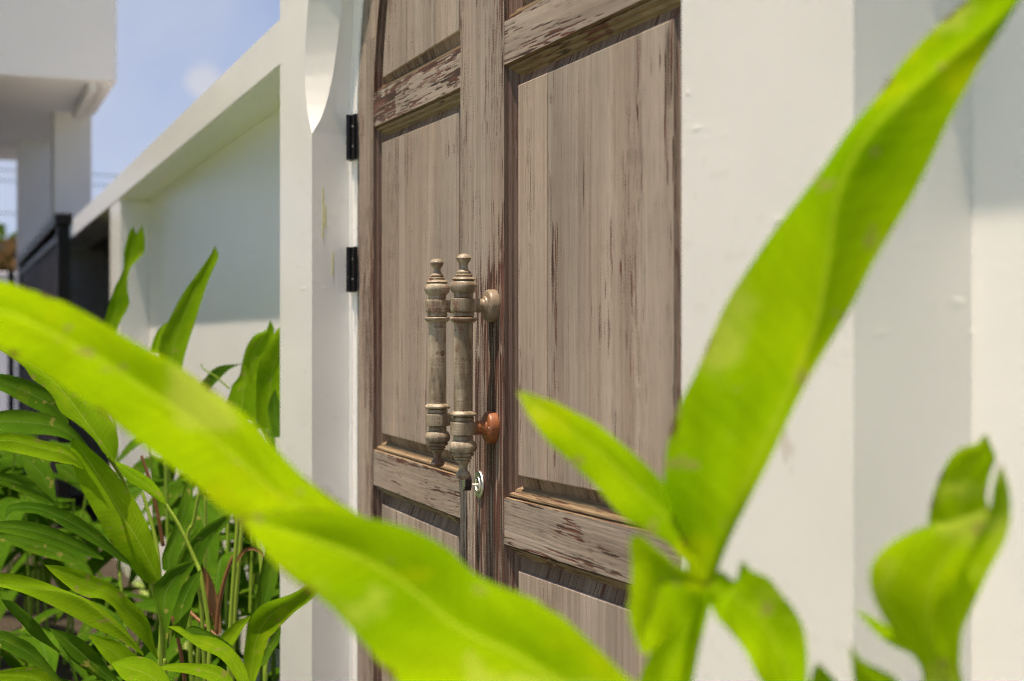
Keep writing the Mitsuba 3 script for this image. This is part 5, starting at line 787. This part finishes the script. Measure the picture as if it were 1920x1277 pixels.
('G', 'mid', [[-3.152,-0.3107,0.624,-3.155,-0.2971,0.6228,-3.151,-0.2845,0.6228],[-3.165,-0.3099,0.649,-3.168,-0.2941,0.6472,-3.163,-0.2794,0.6466],[-3.175,-0.3001,0.6724,-3.178,-0.2853,0.6707,-3.173,-0.2715,0.6702],[-3.184,-0.2884,0.6955,-3.187,-0.2753,0.6942,-3.183,-0.2631,0.6939],[-3.194,-0.2788,0.7197,-3.197,-0.2662,0.7183,-3.193,-0.2546,0.7177],[-3.204,-0.2701,0.7444,-3.207,-0.2578,0.7427,-3.203,-0.2466,0.7418],[-3.215,-0.2617,0.7694,-3.217,-0.25,0.7675,-3.213,-0.2392,0.7663],[-3.226,-0.2531,0.7946,-3.228,-0.2447,0.7929,-3.225,-0.237,0.7917],[-3.236,-0.2388,0.8172,-3.236,-0.2388,0.8172,-3.236,-0.2388,0.8172]]),
('G', 'mid', [[-3.301,-0.2677,0.583,-3.3,-0.2614,0.5784,-3.296,-0.2555,0.5743],[-3.309,-0.2606,0.6064,-3.307,-0.2498,0.6,-3.301,-0.2398,0.5943],[-3.316,-0.252,0.6295,-3.314,-0.2384,0.6221,-3.306,-0.2258,0.6156],[-3.322,-0.2395,0.651,-3.321,-0.2275,0.6448,-3.313,-0.2163,0.6393],[-3.327,-0.2246,0.6712,-3.326,-0.2173,0.6675,-3.322,-0.2105,0.6642],[-3.331,-0.2071,0.6895,-3.331,-0.2071,0.6895,-3.331,-0.2071,0.6895]]),
('G', 'dead', [[-3.217,-0.1889,0.4714,-3.218,-0.1835,0.471,-3.214,-0.1789,0.4714],[-3.222,-0.1935,0.4916,-3.223,-0.1857,0.4916,-3.217,-0.179,0.4928],[-3.227,-0.1989,0.5116,-3.228,-0.1885,0.5121,-3.22,-0.1796,0.5141],[-3.233,-0.2063,0.5308,-3.234,-0.1933,0.5321,-3.224,-0.1821,0.5353],[-3.238,-0.2119,0.5507,-3.239,-0.1981,0.5525,-3.229,-0.1862,0.5562],[-3.242,-0.2138,0.5716,-3.243,-0.2021,0.5733,-3.234,-0.192,0.5767],[-3.245,-0.2141,0.5926,-3.246,-0.2065,0.5939,-3.24,-0.2,0.5963],[-3.248,-0.2117,0.6136,-3.248,-0.2117,0.6136,-3.248,-0.2117,0.6136]]),
('G', 'dead', [[-3.104,-0.1728,0.6317,-3.104,-0.1708,0.6316,-3.103,-0.169,0.6317],[-3.102,-0.165,0.6498,-3.101,-0.1625,0.6476,-3.1,-0.1602,0.6455],[-3.097,-0.1538,0.6658,-3.098,-0.152,0.6621,-3.096,-0.1506,0.6587],[-3.091,-0.1366,0.6722,-3.092,-0.1365,0.6685,-3.091,-0.1367,0.665],[-3.084,-0.1195,0.666,-3.086,-0.1207,0.6628,-3.085,-0.1222,0.6598],[-3.081,-0.1109,0.6482,-3.081,-0.1109,0.6482,-3.081,-0.1109,0.6482]]),
]
STEMS = [
('A', 'stem', [[-0.739,-0.251,0.743],[-0.748,-0.274,0.817],[-0.756,-0.294,0.849]], 0.007, 0.005),
('B', 'stem', [[-0.879,-0.31,0.594],[-0.874,-0.303,0.733],[-0.87,-0.298,0.817]], 0.009, 0.006),
('C', 'stem', [[-0.822,-0.102,0.583],[-0.823,-0.108,0.725],[-0.823,-0.113,0.832],[-0.82,-0.11,0.902]], 0.009, 0.005),
('G', 'stem', [[-3.057,-0.189,0.405],[-3.073,-0.183,0.53],[-3.085,-0.168,0.712],[-3.101,-0.163,0.797]], 0.0055, 0.004),
('G', 'stem', [[-3.105,-0.175,0.393],[-3.12,-0.167,0.521],[-3.132,-0.15,0.702],[-3.146,-0.142,0.792]], 0.0055, 0.004),
('G', 'stem', [[-3.18,-0.091,0.37],[-3.196,-0.084,0.442],[-3.217,-0.092,0.612],[-3.236,-0.095,0.67]], 0.0055, 0.004),
('G', 'stem', [[-3.333,-0.211,0.347],[-3.33,-0.203,0.491],[-3.327,-0.195,0.61],[-3.326,-0.194,0.756]], 0.0055, 0.004),
('G', 'stem', [[-3.341,-0.232,0.637],[-3.336,-0.219,0.698],[-3.331,-0.207,0.764]], 0.0055, 0.004),
('G', 'brown', [[-3.137,-0.202,0.487],[-3.135,-0.197,0.545],[-3.13,-0.185,0.604],[-3.125,-0.169,0.649]], 0.005, 0.004),
('G', 'brown', [[-3.035,-0.273,0.555],[-3.0,-0.251,0.535],[-2.965,-0.227,0.513]], 0.004, 0.003),
('F', 'stem', [[-2.921,-0.252,0.439],[-2.931,-0.25,0.528],[-2.946,-0.263,0.635],[-2.961,-0.273,0.669],[-2.982,-0.3,0.734],[-3.001,-0.324,0.776]], 0.005, 0.0035),
('F', 'stem', [[-2.976,-0.257,0.556],[-2.979,-0.266,0.615]], 0.005, 0.0035),
('F', 'stem', [[-2.646,-0.372,0.499],[-2.646,-0.373,0.546]], 0.005, 0.0035),
('F', 'stem', [[-3.006,-0.336,0.427],[-3.017,-0.331,0.534],[-3.031,-0.333,0.651],[-3.048,-0.342,0.72],[-3.069,-0.361,0.795]], 0.005, 0.0035),
('F', 'stem', [[-2.952,-0.335,0.391],[-2.933,-0.341,0.55],[-2.92,-0.362,0.634],[-2.915,-0.407,0.811],[-2.904,-0.434,0.866],[-2.886,-0.445,0.882]], 0.005, 0.0035),
('F', 'stem', [[-2.691,-0.209,0.404],[-2.691,-0.21,0.484]], 0.005, 0.0035),
('F', 'brown', [[-2.735,-0.325,0.476],[-2.738,-0.335,0.548],[-2.743,-0.348,0.602]], 0.004, 0.003),
('F', 'brown', [[-3.054,-0.322,0.687],[-3.058,-0.333,0.755],[-3.064,-0.35,0.827],[-3.07,-0.363,0.869]], 0.004, 0.003),
('D', 'stem', [[-4.631,-0.253,0.808],[-4.638,-0.271,1.01],[-4.64,-0.276,1.111]], 0.006, 0.004),
('D', 'stem', [[-4.069,-0.18,0.751],[-4.068,-0.175,0.886],[-4.068,-0.175,0.998]], 0.006, 0.004),
('E', 'stem', [[-3.834,0.017,0.678],[-3.836,0.013,0.808],[-3.837,0.009,0.894]], 0.006, 0.004),
('E', 'stem', [[-3.724,0.025,0.689],[-3.724,0.025,0.815],[-3.725,0.024,0.878]], 0.006, 0.004),
('E', 'stem', [[-3.708,-0.074,0.981],[-3.72,-0.104,1.009],[-3.73,-0.132,1.028],[-3.734,-0.14,1.042]], 0.0025, 0.0015),
]
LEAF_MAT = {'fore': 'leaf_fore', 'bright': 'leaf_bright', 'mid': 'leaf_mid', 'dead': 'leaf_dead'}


def spline(p, n):
    p = np.asarray(p, float)
    t = np.linspace(0, len(p) - 1, n)
    i = np.clip(t.astype(int), 0, len(p) - 2)
    u = (t - i)[:, None]
    e = np.vstack([2 * p[0] - p[1], p, 2 * p[-1] - p[-2]])
    a, b, c, d = e[i], e[i + 1], e[i + 2], e[i + 3]
    return .5 * (2 * b + (c - a) * u + (2 * a - 5 * b + 4 * c - d) * u * u + (3 * b - a - 3 * c + d) * u ** 3)


def blade(rows, n=None, half=7, seed=0):
    """leaf from rows (left edge, midrib, right edge) running from the base to the tip: two half blades that bulge between rib and rim"""
    rows = np.asarray(rows, float)
    n = n or max(28, len(rows) * 5)
    L, Mi, R = (spline(rows[:, k:k + 3], n) for k in (0, 3, 6))
    tan = np.gradient(Mi, axis=0)
    tan /= np.linalg.norm(tan, axis=1, keepdims=True) + 1e-9
    nor = np.cross(tan, R - L)
    nor /= np.linalg.norm(nor, axis=1, keepdims=True) + 1e-9
    length = np.linalg.norm(np.diff(Mi, axis=0), axis=1).sum()
    pos = np.r_[0, np.cumsum(np.linalg.norm(np.diff(Mi, axis=0), axis=1))]
    cols, us = [], []
    for side, E in ((-1, L), (1, R)):
        ts = np.linspace(1, 0, half) if side < 0 else np.linspace(0, 1, half)[1:]
        for t in ts:
            w = np.linalg.norm(E - Mi, axis=1, keepdims=True)
            bul = math.sin(math.pi * t) * .09 * w
            rip = (meshkit.noise(np.stack([pos * 28, np.full(n, t * 1.5 + side * 3), np.full(n, seed * 3.7)], -1)) - .5)[:, None] * .006 * t * np.minimum(1, w / .02)
            cols.append(Mi * (1 - t) + E * t + nor * (bul + rip))
            us.append(.5 + side * t * .5)
    V = np.stack(cols, 1)
    m = V.shape[1]
    uv = np.stack([np.tile(us, (n, 1)), np.tile((pos / length)[:, None], (1, m))], -1).reshape(-1, 2)
    q = np.arange(n - 1)[:, None] * m + np.arange(m - 1)[None]
    q = q.ravel()
    f = np.vstack([np.stack([q, q + 1, q + m + 1], 1), np.stack([q, q + m + 1, q + m], 1)])
    return trimesh.Trimesh(V.reshape(-1, 3), f, process=False), uv


PLANT = {'A': 'ginger_plant', 'B': 'ginger_plant_001', 'C': 'ginger_plant_002', 'D': 'ginger_plant_003', 'E': 'ginger_plant_004', 'F': 'ginger_plant_005', 'G': 'ginger_plant_006', 'K': 'ginger_plant_007'}
WHAT = {'A': 'plant with one huge blurred leaf sweeping from the left edge to the bottom middle', 'B': 'blurred foreground plant with a V of long leaves in front of the white pier',
        'C': 'blurred plant with a torn upright leaf at the lower right corner', 'D': 'plant with two upright narrow leaves, one notched, against the recessed wall bay',
        'E': 'plant half hidden behind the left pier with light leaves in the bay', 'F': 'dense leafy clump with a large ribbed hanging leaf left of the gateway',
        'G': 'plant with bare stalks, a withered leaf and a curled leaf beside the left pier', 'K': 'low spreading leaves in the bottom left corner in front of the clump'}
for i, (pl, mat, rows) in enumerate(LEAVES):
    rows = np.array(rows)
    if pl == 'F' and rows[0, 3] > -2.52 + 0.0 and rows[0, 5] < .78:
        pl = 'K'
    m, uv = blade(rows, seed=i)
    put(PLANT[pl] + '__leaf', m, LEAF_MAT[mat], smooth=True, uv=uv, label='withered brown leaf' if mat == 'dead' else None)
for pl, mat, pts, r0, r1 in STEMS:
    pts = [list(p) for p in pts]
    if pts[0][2] > .06 and mat == 'stem' and r0 > .003:        # carry the stalk down to the soil
        p = pts[0]
        pts = [[p[0] + .02, p[1] + .02, .03], [p[0] + .01, p[1] + .01, p[2] * .5]] + pts
    put(PLANT[pl] + '__stem', tube(pts, r0, r1), 'stem_green' if mat == 'stem' else 'stem_brown', smooth=True)
for a, k in PLANT.items():
    tag(k, WHAT[a], 'plant', 'ginger plants along the wall')


def wild_plant(key, x, y, h, n, seed, lab):
    """a shaded plant deeper in the clump: canes with arching leaves"""
    r = np.random.RandomState(seed)
    for s in range(4):
        bx_, by_ = x + r.uniform(-.12, .12), y + r.uniform(-.08, .08)
        lean = r.uniform(-.16, .16, 2) * [1, .6]
        hh = h * r.uniform(.75, 1.05)
        put(key + '__stem', tube([(bx_, by_, .02), (bx_ + lean[0] * .4, by_ + lean[1] * .4, hh * .5), (bx_ + lean[0], by_ + lean[1], hh)], .006, .003), 'stem_green', smooth=True)
        for j in range(max(3, n - 2)):
            t = r.uniform(.3, 1.0)
            b = np.array([bx_ + lean[0] * t, by_ + lean[1] * t, hh * t])
            az = r.uniform(0, 2 * np.pi)
            out = np.array([math.cos(az), math.sin(az) * .75, 0])
            ln, wd, rise = r.uniform(.26, .46), r.uniform(.038, .056), r.uniform(.1, .8)
            side = np.cross(out, [0, 0, 1.0])
            rows = []
            for q in np.linspace(0, 1, 7):
                c = b + out * ln * q + np.array([0, 0, 1]) * ln * (rise * q - .75 * q * q)
                c[1] = min(c[1], .085)
                w = wd * max(.03, math.sin(math.pi * min(1, q * .93 + .06)) ** .75)
                rows.append(np.r_[c - side * w + [0, 0, .25 * w], c, c + side * w + [0, 0, .25 * w]])
            m, uv = blade(rows, n=18, half=4, seed=seed + j)
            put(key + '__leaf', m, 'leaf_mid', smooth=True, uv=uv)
    tag(key, lab, 'plant', 'ginger plants along the wall')


for i, (x, y, h, n, lab) in enumerate(((-3.15, -.42, .36, 5, 'shaded plant low in the clump beside the left pier'), (-3.75, -.30, .46, 6, 'shaded dark plant in the middle of the clump'),
                                       (-4.35, -.28, .55, 6, 'shaded dark plant at the back of the clump below the notched leaf'), (-3.6, -.58, .34, 6, 'dark plant at the lower left behind the spreading leaves'),
                                       (-4.9, -.42, .74, 6, 'shaded plant far back beside the black gate'), (-2.95, -.58, .26, 5, 'dark low plant under the bottom left leaves'),
                                       (-3.75, -.03, .80, 8, 'shaded plant in the bay just left of the left pier, behind the bare stalks'), (-4.2, -.02, .86, 8, 'shaded plant in the middle of the left wall bay'),
                                       (-4.8, -.05, .92, 8, 'shaded plant in the far part of the left wall bay'), (-5.1, -.56, .78, 7, 'dark plant in front of the black gate at the left edge'), (-5.9, -.45, .80, 7, 'farthest dark plant below the black gate'), (-4.1, -.55, .40, 7, 'dark plant low at the left edge before the gate'))):
    wild_plant(f'ginger_plant_{8 + i:03d}', x, y, h, n, 40 + i, lab)
